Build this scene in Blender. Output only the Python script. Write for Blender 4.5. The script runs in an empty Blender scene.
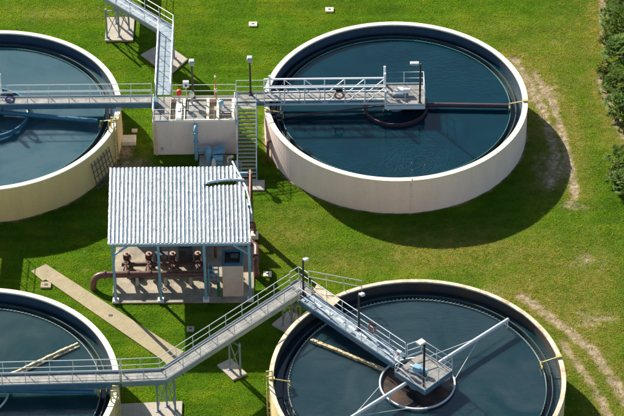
import bpy, math, random
import numpy as np
from mathutils import Vector, Matrix

random.seed(7)
rng = np.random.default_rng(7)
S = bpy.context.scene
C = S.collection

# ---------------------------------------------------------------- camera
F, PITCH, ROLL, CAM_H, CAM_Y = 2880.57, math.radians(39.2316), math.radians(-0.62876), 126.586, -149.0
cam_d = bpy.data.cameras.new('camera')
cam = bpy.data.objects.new('camera', cam_d)
C.objects.link(cam)
cam_d.sensor_width = 36
cam_d.lens = F / 624 * 36
cam_d.clip_start = 1
cam_d.clip_end = 6000
cam.matrix_world = Matrix.Translation((0, CAM_Y, CAM_H)) @ Matrix.Rotation(math.pi / 2 - PITCH, 4, 'X') @ Matrix.Rotation(ROLL, 4, 'Z')
S.camera = cam

# ---------------------------------------------------------------- light
SUN = Vector((-0.98, 1.34, 1.0)).normalized()          # towards the sun
w = bpy.data.worlds.new('World')
S.world = w
w.use_nodes = True
nt = w.node_tree
bg = nt.nodes['Background']
sky = nt.nodes.new('ShaderNodeTexSky')
sky.sky_type = 'NISHITA'
sky.sun_disc = False
sky.sun_elevation = math.asin(SUN.z)
sky.sun_rotation = math.atan2(SUN.x, SUN.y)
nt.links.new(sky.outputs[0], bg.inputs[0])
bg.inputs[1].default_value = 0.074
sd = bpy.data.lights.new('sun', 'SUN')
sd.energy = 5.0
sd.angle = math.radians(0.5)
sd.color = (1, 0.93, 0.80)
so = bpy.data.objects.new('sun', sd)
C.objects.link(so)
so.rotation_euler = (-SUN).to_track_quat('-Z', 'Y').to_euler()
so.location = (-40, 60, 60)
S.view_settings.view_transform = 'Standard'
S.view_settings.look = 'None'
S.view_settings.gamma = 1
S.view_settings.use_curve_mapping = False
S.view_settings.exposure = 1.05
S.render.engine = 'CYCLES'

# ---------------------------------------------------------------- helpers
def at(u, v, z=0.0):
    """measured photograph position -> world position at height z"""
    x = (u - 312) / F
    y = -(v - 208) / F
    c, s = math.cos(ROLL), math.sin(ROLL)
    x, y = c * x - s * y, s * x + c * y
    ct, st = math.cos(PITCH), math.sin(PITCH)
    d = (x, ct + y * st, -st + y * ct)
    t = (z - CAM_H) / d[2]
    return Vector((d[0] * t, d[1] * t + CAM_Y, z))

def mat(name, col, rough=0.7, metal=0.0, var=0.15, scale=3.0, bump=0.0, col2=None, stretch=None, spec=0.5, amount=0.5, fine=None):
    m = bpy.data.materials.new(name)
    m.use_nodes = True
    n, l = m.node_tree.nodes, m.node_tree.links
    b = n['Principled BSDF']
    b.inputs['Roughness'].default_value = rough
    b.inputs['Metallic'].default_value = metal
    b.inputs['Specular IOR Level'].default_value = spec
    geo = n.new('ShaderNodeNewGeometry')
    vec = geo.outputs['Position']
    if stretch:
        vm = n.new('ShaderNodeVectorMath'); vm.operation = 'MULTIPLY'
        vm.inputs[1].default_value = stretch
        l.new(vec, vm.inputs[0]); vec2 = vm.outputs[0]
    else:
        vec2 = vec
    nz = n.new('ShaderNodeTexNoise'); nz.inputs['Scale'].default_value = scale
    nz.inputs['Detail'].default_value = 6
    nz.inputs['Roughness'].default_value = 0.65
    l.new(vec2, nz.inputs['Vector'])
    rp = n.new('ShaderNodeValToRGB')
    rp.color_ramp.elements[0].position = 0.5 - amount * 0.5
    rp.color_ramp.elements[1].position = 0.5 + amount * 0.5
    c2 = col2 or tuple(c * (1 - var) for c in col)
    c1 = tuple(min(1, c * (1 + var * 0.5)) for c in col) if not col2 else col
    rp.color_ramp.elements[0].color = (*c2, 1)
    rp.color_ramp.elements[1].color = (*c1, 1)
    l.new(nz.outputs[0], rp.inputs[0])
    out = rp.outputs[0]
    n2 = n.new('ShaderNodeTexNoise'); n2.inputs['Scale'].default_value = fine or scale * 9
    n2.inputs['Detail'].default_value = 4
    l.new(vec, n2.inputs['Vector'])
    mr = n.new('ShaderNodeMapRange')
    mr.inputs[1].default_value = 0.3; mr.inputs[2].default_value = 0.7
    mr.inputs[3].default_value = 1 - var * 0.6; mr.inputs[4].default_value = 1 + var * 0.4
    l.new(n2.outputs[0], mr.inputs[0])
    mx = n.new('ShaderNodeVectorMath'); mx.operation = 'SCALE'
    l.new(out, mx.inputs[0]); l.new(mr.outputs[0], mx.inputs['Scale'])
    l.new(mx.outputs[0], b.inputs['Base Color'])
    if bump:
        bp = n.new('ShaderNodeBump'); bp.inputs['Strength'].default_value = bump
        bp.inputs['Distance'].default_value = 0.02
        l.new(n2.outputs[0], bp.inputs['Height']); l.new(bp.outputs[0], b.inputs['Normal'])
    return m

M = {}
M['wall_rose'] = mat('painted wall rose beige', (0.90, 0.70, 0.61), 0.8, var=0.15, scale=1.6, stretch=(1, 1, 0.12), bump=0.2, amount=0.8)
M['wall_sand'] = mat('painted wall sand', (0.76, 0.59, 0.27), 0.8, var=0.16, scale=1.3, stretch=(1, 1, 0.15), bump=0.2, amount=0.8)
M['coping'] = mat('cream coping', (0.86, 0.77, 0.57), 0.8, var=0.18, scale=2.5, bump=0.2)
M['coping_worn'] = mat('worn coping', (0.78, 0.68, 0.50), 0.8, col2=(0.34, 0.26, 0.17), scale=1.8, amount=0.35, bump=0.2)
M['tank_inside'] = mat('blue grey tank lining', (0.035, 0.075, 0.125), 0.6, col2=(0.014, 0.035, 0.060), scale=1.2, stretch=(1, 1, 0.2), amount=0.7)
M['tank_inside_dark'] = mat('dark stained lining', (0.022, 0.036, 0.05), 0.6, col2=(0.07, 0.05, 0.03), scale=0.9, stretch=(1, 1, 0.2), amount=0.3)
M['concrete'] = mat('concrete', (0.40, 0.36, 0.30), 0.9, var=0.25, scale=1.5, bump=0.3)
M['slab'] = mat('stained slab', (0.46, 0.40, 0.29), 0.9, col2=(0.12, 0.105, 0.09), scale=1.1, bump=0.3, amount=0.6)
M['walk'] = mat('sidewalk concrete', (0.33, 0.28, 0.17), 0.9, var=0.2, scale=1.2, bump=0.3)
M['galv'] = mat('galvanised steel', (0.50, 0.55, 0.58), 0.42, 0.35, var=0.25, scale=6)
M['rail'] = mat('pale rail', (0.62, 0.67, 0.68), 0.4, 0.25, var=0.15, scale=8)
M['rail_light'] = mat('white blue rail', (0.72, 0.76, 0.80), 0.4, 0.1, var=0.12, scale=8)
M['blue_beam'] = mat('blue painted beam', (0.08, 0.18, 0.25), 0.4, var=0.3, scale=3)
M['grey_beam'] = mat('grey beam', (0.28, 0.33, 0.36), 0.5, 0.2, var=0.3, scale=3)
M['teal'] = mat('pale blue paint', (0.20, 0.40, 0.52), 0.5, var=0.3, scale=3)
M['teal_dark'] = mat('blue cabinet paint', (0.04, 0.15, 0.22), 0.5, var=0.3, scale=3)
M['black'] = mat('dark pole', (0.035, 0.035, 0.04), 0.5, var=0.3, scale=4)
M['grey_dark'] = mat('dark grey steel', (0.07, 0.08, 0.09), 0.5, var=0.3, scale=4)
M['dark'] = mat('dark opening', (0.012, 0.014, 0.018), 0.35, var=0.3, scale=4)
M['white'] = mat('white paint', (0.74, 0.74, 0.72), 0.5, var=0.15, scale=5)
M['lamp_grey'] = mat('lamp housing grey', (0.42, 0.44, 0.45), 0.5, var=0.15, scale=5)
M['lens'] = mat('lamp lens', (0.75, 0.72, 0.62), 0.2, var=0.05, scale=5)
M['yellow'] = mat('yellow paint', (0.58, 0.48, 0.16), 0.6, col2=(0.34, 0.27, 0.10), scale=5, amount=0.4)
M['brownpipe'] = mat('brown pipe paint', (0.135, 0.055, 0.040), 0.45, var=0.4, scale=3, bump=0.1)
M['brownpump'] = mat('brown pump casing', (0.10, 0.050, 0.042), 0.5, var=0.45, scale=6, bump=0.2)
M['pinkmotor'] = mat('dusty motor cap', (0.42, 0.26, 0.22), 0.6, var=0.3, scale=6)
M['tan'] = mat('tan cabinet', (0.70, 0.53, 0.44), 0.7, var=0.14, scale=2)
M['red'] = mat('red paint', (0.62, 0.03, 0.02), 0.5, var=0.2, scale=5)
M['orange'] = mat('orange pole', (0.60, 0.17, 0.04), 0.6, var=0.2, scale=5)
M['ringred'] = mat('faded life ring', (0.36, 0.16, 0.13), 0.6, var=0.2, scale=9)
M['ringpurple'] = mat('purple life ring', (0.16, 0.10, 0.28), 0.6, var=0.2, scale=9)
M['green'] = mat('green bottle', (0.02, 0.16, 0.07), 0.5, var=0.2, scale=5)
M['arm_white'] = mat('white arm', (0.64, 0.66, 0.66), 0.45, var=0.2, scale=3)
M['arm_blue'] = mat('blue arm', (0.03, 0.15, 0.24), 0.4, var=0.3, scale=3)
M['arm_maroon'] = mat('maroon arm', (0.06, 0.03, 0.04), 0.5, var=0.3, scale=3)
M['arm_rust'] = mat('scum crusted beam', (0.70, 0.60, 0.36), 0.8, col2=(0.24, 0.13, 0.05), scale=4, amount=0.25, bump=0.6)
M['weir'] = mat('weir plate', (0.42, 0.47, 0.44), 0.6, col2=(0.15, 0.30, 0.28), scale=1.5, amount=0.5)
M['weir_green'] = mat('algae weir', (0.10, 0.30, 0.28), 0.6, col2=(0.05, 0.17, 0.17), scale=1.5, amount=0.5)
M['trough'] = mat('launder', (0.05, 0.085, 0.09), 0.6, col2=(0.02, 0.04, 0.04), scale=1.8, amount=0.6)
M['arm_cream'] = mat('cream crusted beam', (0.80, 0.74, 0.50), 0.8, col2=(0.45, 0.33, 0.16), scale=4, amount=0.3, bump=0.5)
M['soil'] = mat('bark', (0.16, 0.11, 0.07), 0.9, var=0.4, scale=8)

def roof_mat():
    m = bpy.data.materials.new('corrugated roof'); m.use_nodes = True
    n, l = m.node_tree.nodes, m.node_tree.links
    b = n['Principled BSDF']
    geo = n.new('ShaderNodeNewGeometry')
    nz = n.new('ShaderNodeTexNoise'); nz.inputs['Scale'].default_value = 2.2; nz.inputs['Detail'].default_value = 7
    nz.inputs['Roughness'].default_value = 0.7
    l.new(geo.outputs['Position'], nz.inputs['Vector'])
    rp = n.new('ShaderNodeValToRGB')
    e = rp.color_ramp.elements
    e[0].position = 0.30; e[0].color = (0.20, 0.26, 0.33, 1)
    e[1].position = 0.66; e[1].color = (0.72, 0.73, 0.73, 1)
    k = rp.color_ramp.elements.new(0.44); k.color = (0.36, 0.41, 0.46, 1)
    l.new(nz.outputs[0], rp.inputs[0]); l.new(rp.outputs[0], b.inputs['Base Color'])
    b.inputs['Metallic'].default_value = 0.35
    b.inputs['Roughness'].default_value = 0.45
    n2 = n.new('ShaderNodeTexNoise'); n2.inputs['Scale'].default_value = 5
    l.new(geo.outputs['Position'], n2.inputs['Vector'])
    bp = n.new('ShaderNodeBump'); bp.inputs['Strength'].default_value = 0.5; bp.inputs['Distance'].default_value = 0.05
    l.new(n2.outputs[0], bp.inputs['Height']); l.new(bp.outputs[0], b.inputs['Normal'])
    return m
M['torn'] = mat('torn sheet', (0.46, 0.55, 0.61), 0.5, 0.2, var=0.4, scale=4)
M['roof'] = roof_mat()
M['roof_valley'] = mat('dark roof valley', (0.13, 0.18, 0.22), 0.6, var=0.35, scale=2)  # valley faces get a darker blue grey than the crests

def grating_mat(name, c1, c2, hole=0.0, bar=0.05):
    """open bar grating: light bars over dark gaps, real see-through gaps when hole > 0"""
    m = bpy.data.materials.new(name); m.use_nodes = True
    n, l = m.node_tree.nodes, m.node_tree.links
    b = n['Principled BSDF']
    geo = n.new('ShaderNodeNewGeometry')
    nz = n.new('ShaderNodeTexNoise'); nz.inputs['Scale'].default_value = 1.8; nz.inputs['Detail'].default_value = 8
    nz.inputs['Roughness'].default_value = 0.75
    l.new(geo.outputs['Position'], nz.inputs['Vector'])
    rp = n.new('ShaderNodeValToRGB')
    e = rp.color_ramp.elements
    e[0].position = 0.36; e[0].color = (*c2, 1)
    e[1].position = 0.62; e[1].color = (*c1, 1)
    l.new(nz.outputs[0], rp.inputs[0]); l.new(rp.outputs[0], b.inputs['Base Color'])
    b.inputs['Roughness'].default_value = 0.6
    b.inputs['Metallic'].default_value = 0.2
    return m
M['grating'] = grating_mat('grey grating', (0.27, 0.26, 0.235), (0.12, 0.12, 0.12))
M['grating_blue'] = grating_mat('bluish grating', (0.27, 0.33, 0.37), (0.13, 0.18, 0.22))
M['block_top'] = grating_mat('basin top', (0.60, 0.48, 0.30), (0.32, 0.25, 0.18))

class MB:
    def __init__(self): self.v = []; self.f = []; self.s = []
    def add(self, vs, fs, smooth=False):
        o = len(self.v); self.v += [tuple(p) for p in vs]
        self.f += [tuple(i + o for i in f) for f in fs]; self.s += [smooth] * len(fs)
        return self
    def hexa(self, P):
        return self.add(P, [(0, 3, 2, 1), (4, 5, 6, 7), (0, 1, 5, 4), (1, 2, 6, 5), (2, 3, 7, 6), (3, 0, 4, 7)])
    def box(self, c, s, rz=0.0):
        cx, cy, cz = c; x, y, z = s[0] / 2, s[1] / 2, s[2] / 2
        co, si = math.cos(rz), math.sin(rz)
        P = []
        for dz in (-z, z):
            for dx, dy in ((-x, -y), (x, -y), (x, y), (-x, y)):
                P.append((cx + dx * co - dy * si, cy + dx * si + dy * co, cz + dz))
        return self.hexa(P)
    def beam(self, p, q, w, h):
        """rectangular bar, w across, h upright, centre line p-q"""
        p, q = Vector(p), Vector(q); d = (q - p).normalized()
        a = Vector((0, 0, 1))
        if abs(d.z) > 0.95: a = Vector((0, 1, 0))
        sd_ = d.cross(a).normalized(); up = sd_.cross(d).normalized()
        P = []
        for e in (p, q):
            pass
        P = [p - sd_ * w / 2 - up * h / 2, q - sd_ * w / 2 - up * h / 2, q + sd_ * w / 2 - up * h / 2, p + sd_ * w / 2 - up * h / 2,
             p - sd_ * w / 2 + up * h / 2, q - sd_ * w / 2 + up * h / 2, q + sd_ * w / 2 + up * h / 2, p + sd_ * w / 2 + up * h / 2]
        # orientation p->q is along x, so flip for outward normals
        return self.add(P, [(0, 1, 2, 3), (4, 7, 6, 5), (0, 4, 5, 1), (1, 5, 6, 2), (2, 6, 7, 3), (3, 7, 4, 0)])
    def prism(self, poly, z0, z1):
        n = len(poly)
        P = [(p[0], p[1], z0) for p in poly] + [(p[0], p[1], z1) for p in poly]
        fs = [tuple(range(n - 1, -1, -1)), tuple(range(n, 2 * n))]
        fs += [(i, (i + 1) % n, n + (i + 1) % n, n + i) for i in range(n)]
        return self.add(P, fs)
    def tube(self, pts, r, n=8, r2=None, caps=True):
        pts = [Vector(p) for p in pts]; m = len(pts)
        rs = [r + ((r2 if r2 is not None else r) - r) * i / max(1, m - 1) for i in range(m)]
        P = []; prev = None
        for i, p in enumerate(pts):
            if i == 0: d = pts[1] - pts[0]
            elif i == m - 1: d = pts[-1] - pts[-2]
            else: d = (pts[i + 1] - p).normalized() + (p - pts[i - 1]).normalized()
            d.normalize()
            if prev is None:
                a = Vector((0, 0, 1)) if abs(d.z) < 0.9 else Vector((1, 0, 0))
                u = d.cross(a).normalized()
            else:
                u = (prev - d * prev.dot(d)).normalized()
            prev = u; v = d.cross(u)
            for k in range(n):
                t = 2 * math.pi * k / n
                P.append(p + (u * math.cos(t) + v * math.sin(t)) * rs[i])
        fs = []
        for i in range(m - 1):
            for k in range(n):
                k2 = (k + 1) % n
                fs.append((i * n + k, i * n + k2, (i + 1) * n + k2, (i + 1) * n + k))
        self.add(P, fs, True)
        if caps:
            self.add(P[:n], [tuple(range(n - 1, -1, -1))]); self.add(P[-n:], [tuple(range(n))])
        return self
    def lathe(self, prof, c, n=48, a0=0.0, a1=2 * math.pi, closed=True, smooth=True):
        """prof: list of (r, z); closed = profile loop closes"""
        full = abs(a1 - a0 - 2 * math.pi) < 1e-6
        m = len(prof); P = []
        cnt = n if full else n + 1
        for i in range(cnt):
            t = a0 + (a1 - a0) * i / n
            for r, z in prof: P.append((c[0] + r * math.cos(t), c[1] + r * math.sin(t), (c[2] if len(c) > 2 else 0) + z))
        fs = []
        for i in range(n):
            j = (i + 1) % cnt
            for k in range(m if closed else m - 1):
                k2 = (k + 1) % m
                fs.append((i * m + k, j * m + k, j * m + k2, i * m + k2))
        self.add(P, fs, False)
        return self
    def ball(self, c, r, n=10, sq=(1, 1, 1)):
        prof = [(max(1e-4, math.sin(math.pi * i / 6)) * r, -math.cos(math.pi * i / 6) * r * sq[2]) for i in range(7)]
        o = len(self.s)
        self.lathe(prof, c, n, closed=False)
        for i in range(o, len(self.s)): self.s[i] = True
        return self
    def cyl(self, c, r, h, n=16, r2=None):
        return self.tube([(c[0], c[1], c[2]), (c[0], c[1], c[2] + h)], r, n, r2)
    def build(self, name, m, parent=None, bevel=0.0):
        org = Vector(parent['_org']) if parent is not None else Vector((0, 0, 0))
        me = bpy.data.meshes.new(name)
        me.from_pydata([(p[0] - org.x, p[1] - org.y, p[2] - org.z) for p in self.v], [], self.f)
        me.polygons.foreach_set('use_smooth', self.s)
        me.update()
        me.materials.append(m)
        o = bpy.data.objects.new(name, me); C.objects.link(o)
        if parent is not None:
            o.parent = parent; o['_org'] = list(org)
        if bevel:
            b = o.modifiers.new('bevel', 'BEVEL'); b.width = bevel; b.segments = 2; b.limit_method = 'ANGLE'
        return o

def tag(o, label=None, cat=None, group=None, kind=None):
    if label: o['label'] = label
    if cat: o['category'] = cat
    if group: o['group'] = group
    if kind: o['kind'] = kind
    return o

def thing(name, loc, label, cat, group=None):
    o = bpy.data.objects.new(name, None); C.objects.link(o)
    o.location = loc; o.empty_display_size = 0.3
    o['_org'] = list(loc)
    return tag(o, label, cat, group)

def single(mb, name, m, loc, label, cat, group=None, bevel=0):
    o = mb.build(name, m, None, bevel)
    for v in o.data.vertices: v.co -= Vector(loc)
    o.location = loc
    return tag(o, label, cat, group)

def copy_tree(o, parent=None):
    c = o.copy(); C.objects.link(c)
    if parent is not None: c.parent = parent
    for ch in list(o.children): copy_tree(ch, c)
    return c

# ---------------------------------------------------------------- layout numbers
TA, TB, TC, TD = (6.04, 14.75), (-22.9, 14.2), (6.56, -14.4), (-21.74, -14.8)
TANKS = (TA, TB, TC, TD)
R, WH, DZ = 9.4, 2.87, 3.15

# ---------------------------------------------------------------- ground masks (numpy)
def vnoise(x, y, sc, seed=0):
    x = x / sc + seed * 17.3; y = y / sc + seed * 7.7
    xi = np.floor(x).astype(np.int64); yi = np.floor(y).astype(np.int64)
    fx = x - xi; fy = y - yi
    fx = fx * fx * (3 - 2 * fx); fy = fy * fy * (3 - 2 * fy)
    def h(a, b):
        n = (a * 374761393 + b * 668265263 + seed * 144665) & 0x7fffffff
        n = ((n ^ (n >> 13)) * 1274126177) & 0x7fffffff
        return ((n ^ (n >> 16)) & 0xffff) / 65535.0
    return (h(xi, yi) * (1 - fx) + h(xi + 1, yi) * fx) * (1 - fy) + (h(xi, yi + 1) * (1 - fx) + h(xi + 1, yi + 1) * fx) * fy

def fbm(x, y, sc, seed=0):
    return (vnoise(x, y, sc, seed) * 0.5 + vnoise(x, y, sc / 2.1, seed + 1) * 0.28 + vnoise(x, y, sc / 4.3, seed + 2) * 0.22)

def seg_dist(x, y, pts):
    d = np.full(x.shape, 1e9)
    for (ax, ay), (bx, by) in zip(pts[:-1], pts[1:]):
        vx, vy = bx - ax, by - ay
        t = np.clip(((x - ax) * vx + (y - ay) * vy) / (vx * vx + vy * vy), 0, 1)
        d = np.minimum(d, np.hypot(x - ax - t * vx, y - ay - t * vy))
    return d

P2 = lambda pts: [tuple(at(u, v)[:2]) for u, v in pts]
TRACKS = [(P2([(514, 58), (528, 80), (540, 104), (550, 130), (556, 158), (550, 184)]), 0.45, 0.8),
          (P2([(534, 72), (552, 100), (561, 130), (570, 160), (575, 196)]), 0.32, 1.0),
          (P2([(520, 296), (545, 312), (566, 328), (592, 350), (608, 372), (628, 404)]), 0.42, 0.95),
          (P2([(562, 342), (582, 370), (598, 394), (610, 420)]), 0.34, 0.85),
          (P2([(603, -10), (602, 24), (604, 44)]), 0.30, 0.8), (P2([(600, 78), (606, 98), (616, 118), (621, 136)]), 0.34, 0.75)]
BLOBS = [((575, 205), 0.9, 0.6, 0.8), ((587, 262), 1.6, 1.6, 0.42), ((592, 318), 1.8, 1.3, 0.5), ((540, 92), 2.2, 1.8, 0.5),
         ((123, 170), 1.6, 1.5, 1.3), ((120, 150), 0.8, 1.6, 1.2), ((560, 40), 1.5, 1.0, 0.3), ((498, 290), 1.5, 0.8, 0.35),
         ((552, 170), 1.5, 1.9, 0.8), ((40, 15), 0.8, 0.5, 0.4), ((88, 270), 0.6, 0.3, 0.3), ((150, 340), 0.8, 0.4, 0.35)]
DRYB = [((450, 255), 7.5, 2.4, 0.75), ((345, 262), 5, 1.6, 0.6), ((290, 235), 2.5, 1.5, 0.6), ((560, 60), 4, 2.5, 0.5), ((545, 270), 3.5, 4.5, 0.6), ((590, 290), 3.0, 6.0, 0.6), ((540, 95), 4.0, 4.5, 0.6),
        ((575, 120), 1.5, 5.0, 0.5), ((300, 215), 2.5, 1.3, 0.42), ((500, 30), 5, 2, 0.3), ((580, 20), 3, 3, 0.45), ((60, 12), 6, 1.2, 0.3), ((605, 90), 1.6, 9, 0.4)]

def masks(x, y):
    d = np.zeros(x.shape); halo = np.zeros(x.shape)
    n1 = fbm(x, y, 1.3, 3); n2 = fbm(x, y, 0.32, 9); n3 = fbm(x, y, 0.55, 14)
    for pts, wdt, k in TRACKS:
        q = seg_dist(x, y, pts)
        d = np.maximum(d, k * np.exp(-(q / wdt) ** 2)); halo = np.maximum(halo, 0.95 * np.exp(-(q / (wdt * 4.0)) ** 2))
    dry = np.zeros(x.shape)
    for (u, v), rx, ry, k in BLOBS:
        c = at(u, v); q = ((x - c.x) / rx) ** 2 + ((y - c.y) / ry) ** 2
        d = np.maximum(d, k * 0.85 * np.exp(-q)); halo = np.maximum(halo, 0.7 * k * np.exp(-q * 0.5))
    for (u, v), rx, ry, k in DRYB:
        c = at(u, v); q = ((x - c.x) / rx) ** 2 + ((y - c.y) / ry) ** 2
        dry = np.maximum(dry, k * np.exp(-q))
    dry = dry * (0.3 + 1.4 * fbm(x, y, 2.6, 21)) + halo * (0.3 + 0.9 * n1)
    # thin bare rim against tank walls
    for c in TANKS:
        r = np.hypot(x - c[0], y - c[1])
        d = np.maximum(d, 0.55 * np.clip(1 - (r - R) / 0.25, 0, 1))
    d = np.clip((d * (0.45 + 1.1 * n1) + 0.85 * (n3 - 0.5) * np.clip(d * 3, 0, 1) + 0.5 * (n2 - 0.5) * np.clip(d * 3, 0, 1) - 0.16) * 1.8, 0, 1)
    return d, np.clip(dry, 0, 1)

# lawn material shared by the soil sheet and the blades
def lawn_mat(name, blades):
    m = bpy.data.materials.new(name); m.use_nodes = True
    n, l = m.node_tree.nodes, m.node_tree.links
    b = n['Principled BSDF']
    geo = n.new('ShaderNodeNewGeometry')
    def noise(sc, det=5, rough=0.6):
        q = n.new('ShaderNodeTexNoise'); q.inputs['Scale'].default_value = sc
        q.inputs['Detail'].default_value = det; q.inputs['Roughness'].default_value = rough
        l.new(geo.outputs['Position'], q.inputs['Vector']); return q.outputs[0]
    def ramp(src, stops):
        r = n.new('ShaderNodeValToRGB'); e = r.color_ramp.elements
        e[0].position, e[0].color = stops[0][0], (*stops[0][1], 1)
        e[1].position, e[1].color = stops[-1][0], (*stops[-1][1], 1)
        for p, c in stops[1:-1]:
            k = e.new(p); k.color = (*c, 1)
        l.new(src, r.inputs[0]); return r.outputs[0]
    def mix(a, b_, f):
        k = n.new('ShaderNodeMix'); k.data_type = 'RGBA'
        l.new(a, k.inputs['A']); l.new(b_, k.inputs['B'])
        if isinstance(f, float): k.inputs['Factor'].default_value = f
        else: l.new(f, k.inputs['Factor'])
        return k.outputs['Result']
    green = ramp(noise(0.22, 6, 0.62), [(0.36, (0.036, 0.108, 0.002)), (0.5, (0.074, 0.158, 0.003)), (0.62, (0.160, 0.205, 0.012))])
    fine = ramp(noise(1.7, 6, 0.7), [(0.32, (0.048, 0.122, 0.003)), (0.5, (0.072, 0.162, 0.004)), (0.68, (0.125, 0.195, 0.012))])
    green = mix(green, fine, 0.5)
    # faint mower passes: long soft streaks running across the lawn
    mp = n.new('ShaderNodeMapping'); mp.inputs['Rotation'].default_value = (0, 0, 0.55); mp.inputs['Scale'].default_value = (0.12, 1.1, 1)
    l.new(geo.outputs['Position'], mp.inputs['Vector'])
    st = n.new('ShaderNodeTexNoise'); st.inputs['Scale'].default_value = 1.0; st.inputs['Detail'].default_value = 4
    l.new(mp.outputs[0], st.inputs['Vector'])
    sr = n.new('ShaderNodeMapRange'); sr.inputs[1].default_value = 0.35; sr.inputs[2].default_value = 0.65; sr.inputs[3].default_value = 0.82; sr.inputs[4].default_value = 1.16
    l.new(st.outputs[0], sr.inputs[0])
    sv = n.new('ShaderNodeVectorMath'); sv.operation = 'SCALE'; l.new(green, sv.inputs[0]); l.new(sr.outputs[0], sv.inputs['Scale'])
    green = sv.outputs[0]
    dryc = ramp(noise(2.5, 6, 0.7), [(0.35, (0.12, 0.17, 0.02)), (0.55, (0.21, 0.20, 0.045)), (0.7, (0.32, 0.26, 0.10))])
    ad = n.new('ShaderNodeAttribute'); ad.attribute_name = 'dry'
    pat = noise(0.9, 6, 0.7)
    mr = n.new('ShaderNodeMath'); mr.operation = 'MULTIPLY_ADD'
    l.new(pat, mr.inputs[0]); mr.inputs[1].default_value = 3.4; mr.inputs[2].default_value = -1.45
    ma = n.new('ShaderNodeMath'); ma.operation = 'ADD'; ma.use_clamp = True
    mm = n.new('ShaderNodeMath'); mm.operation = 'MULTIPLY'
    l.new(mr.outputs[0], mm.inputs[0]); l.new(ad.outputs['Fac'], mm.inputs[1]); 
    m3 = n.new('ShaderNodeMath'); m3.operation = 'MULTIPLY'; m3.inputs[1].default_value = 0.9
    l.new(ad.outputs['Fac'], m3.inputs[0])
    l.new(mm.outputs[0], ma.inputs[0]); l.new(m3.outputs[0], ma.inputs[1])
    col = mix(green, dryc, ma.outputs[0])
    if not blades:
        soil = ramp(noise(3.0, 8, 0.75), [(0.34, (0.13, 0.095, 0.05)), (0.5, (0.26, 0.20, 0.115)), (0.66, (0.48, 0.40, 0.27))])
        aa = n.new('ShaderNodeAttribute'); aa.attribute_name = 'dirt'
        dk = n.new('ShaderNodeVectorMath'); dk.operation = 'SCALE'; dk.inputs['Scale'].default_value = 0.72
        l.new(col, dk.inputs[0])
        col = mix(dk.outputs[0], soil, aa.outputs['Fac'])
        bp = n.new('ShaderNodeBump'); bp.inputs['Strength'].default_value = 0.6; bp.inputs['Distance'].default_value = 0.06
        l.new(noise(9, 6, 0.7), bp.inputs['Height']); l.new(bp.outputs[0], b.inputs['Normal'])
        b.inputs['Roughness'].default_value = 1; b.inputs['Specular IOR Level'].default_value = 0.1
        l.new(col, b.inputs['Base Color'])
    else:
        b.inputs['Roughness'].default_value = 0.6; b.inputs['Specular IOR Level'].default_value = 0.25
        l.new(col, b.inputs['Base Color'])
        tr = n.new('ShaderNodeBsdfTranslucent')
        tc = n.new('ShaderNodeVectorMath'); tc.operation = 'MULTIPLY'; tc.inputs[1].default_value = (2.1, 1.95, 0.6)
        l.new(col, tc.inputs[0]); l.new(tc.outputs[0], tr.inputs['Color'])
        ms = n.new('ShaderNodeMixShader'); ms.inputs[0].default_value = 0.6
        l.new(b.outputs[0], ms.inputs[1]); l.new(tr.outputs[0], ms.inputs[2])
        l.new(ms.outputs[0], n['Material Output'].inputs['Surface'])
    return m

def axis(lo, hi, step, far):
    a = list(np.arange(lo, hi + 1e-6, step)); d = step; x = hi; y = lo; up = []; dn = []
    while x < far:
        d *= 1.6; x += d; y -= d; up.append(x); dn.append(y)
    return np.array(dn[::-1] + a + up)

gx, gy = axis(-32, 32, 0.2, 2500), axis(-26, 44, 0.2, 2500)
XX, YY = np.meshgrid(gx, gy)
xf, yf = XX.ravel(), YY.ravel()
dirt, dry = masks(xf, yf)
near = (np.abs(xf) < 34) & (yf > -28) & (yf < 46)
zf = np.where(near, (fbm(xf, yf, 3.0, 5) - 0.5) * 0.05 - 0.03, -0.03)
nx, ny = len(gx), len(gy)
zf = zf - dirt * 0.04
me = bpy.data.meshes.new('ground')
me.vertices.add(nx * ny)
me.vertices.foreach_set('co', np.stack([xf, yf, zf], 1).ravel().astype(np.float32))
ii, jj = np.meshgrid(np.arange(nx - 1), np.arange(ny - 1))
k0 = (jj * nx + ii).ravel()
quads = np.stack([k0, k0 + 1, k0 + 1 + nx, k0 + nx], 1).ravel()
nq = len(k0)
me.loops.add(nq * 4); me.polygons.add(nq)
me.loops.foreach_set('vertex_index', quads.astype(np.int32))
me.polygons.foreach_set('loop_start', (np.arange(nq) * 4).astype(np.int32))
me.polygons.foreach_set('use_smooth', np.ones(nq, bool))
me.update(calc_edges=True)
for nm, arr in (('dirt', dirt), ('dry', dry)):
    a = me.attributes.new(nm, 'FLOAT', 'POINT'); a.data.foreach_set('value', arr.astype(np.float32))
me.materials.append(lawn_mat('lawn soil', False))
ground = bpy.data.objects.new('ground', me); C.objects.link(ground); tag(ground, kind='structure')

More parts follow.
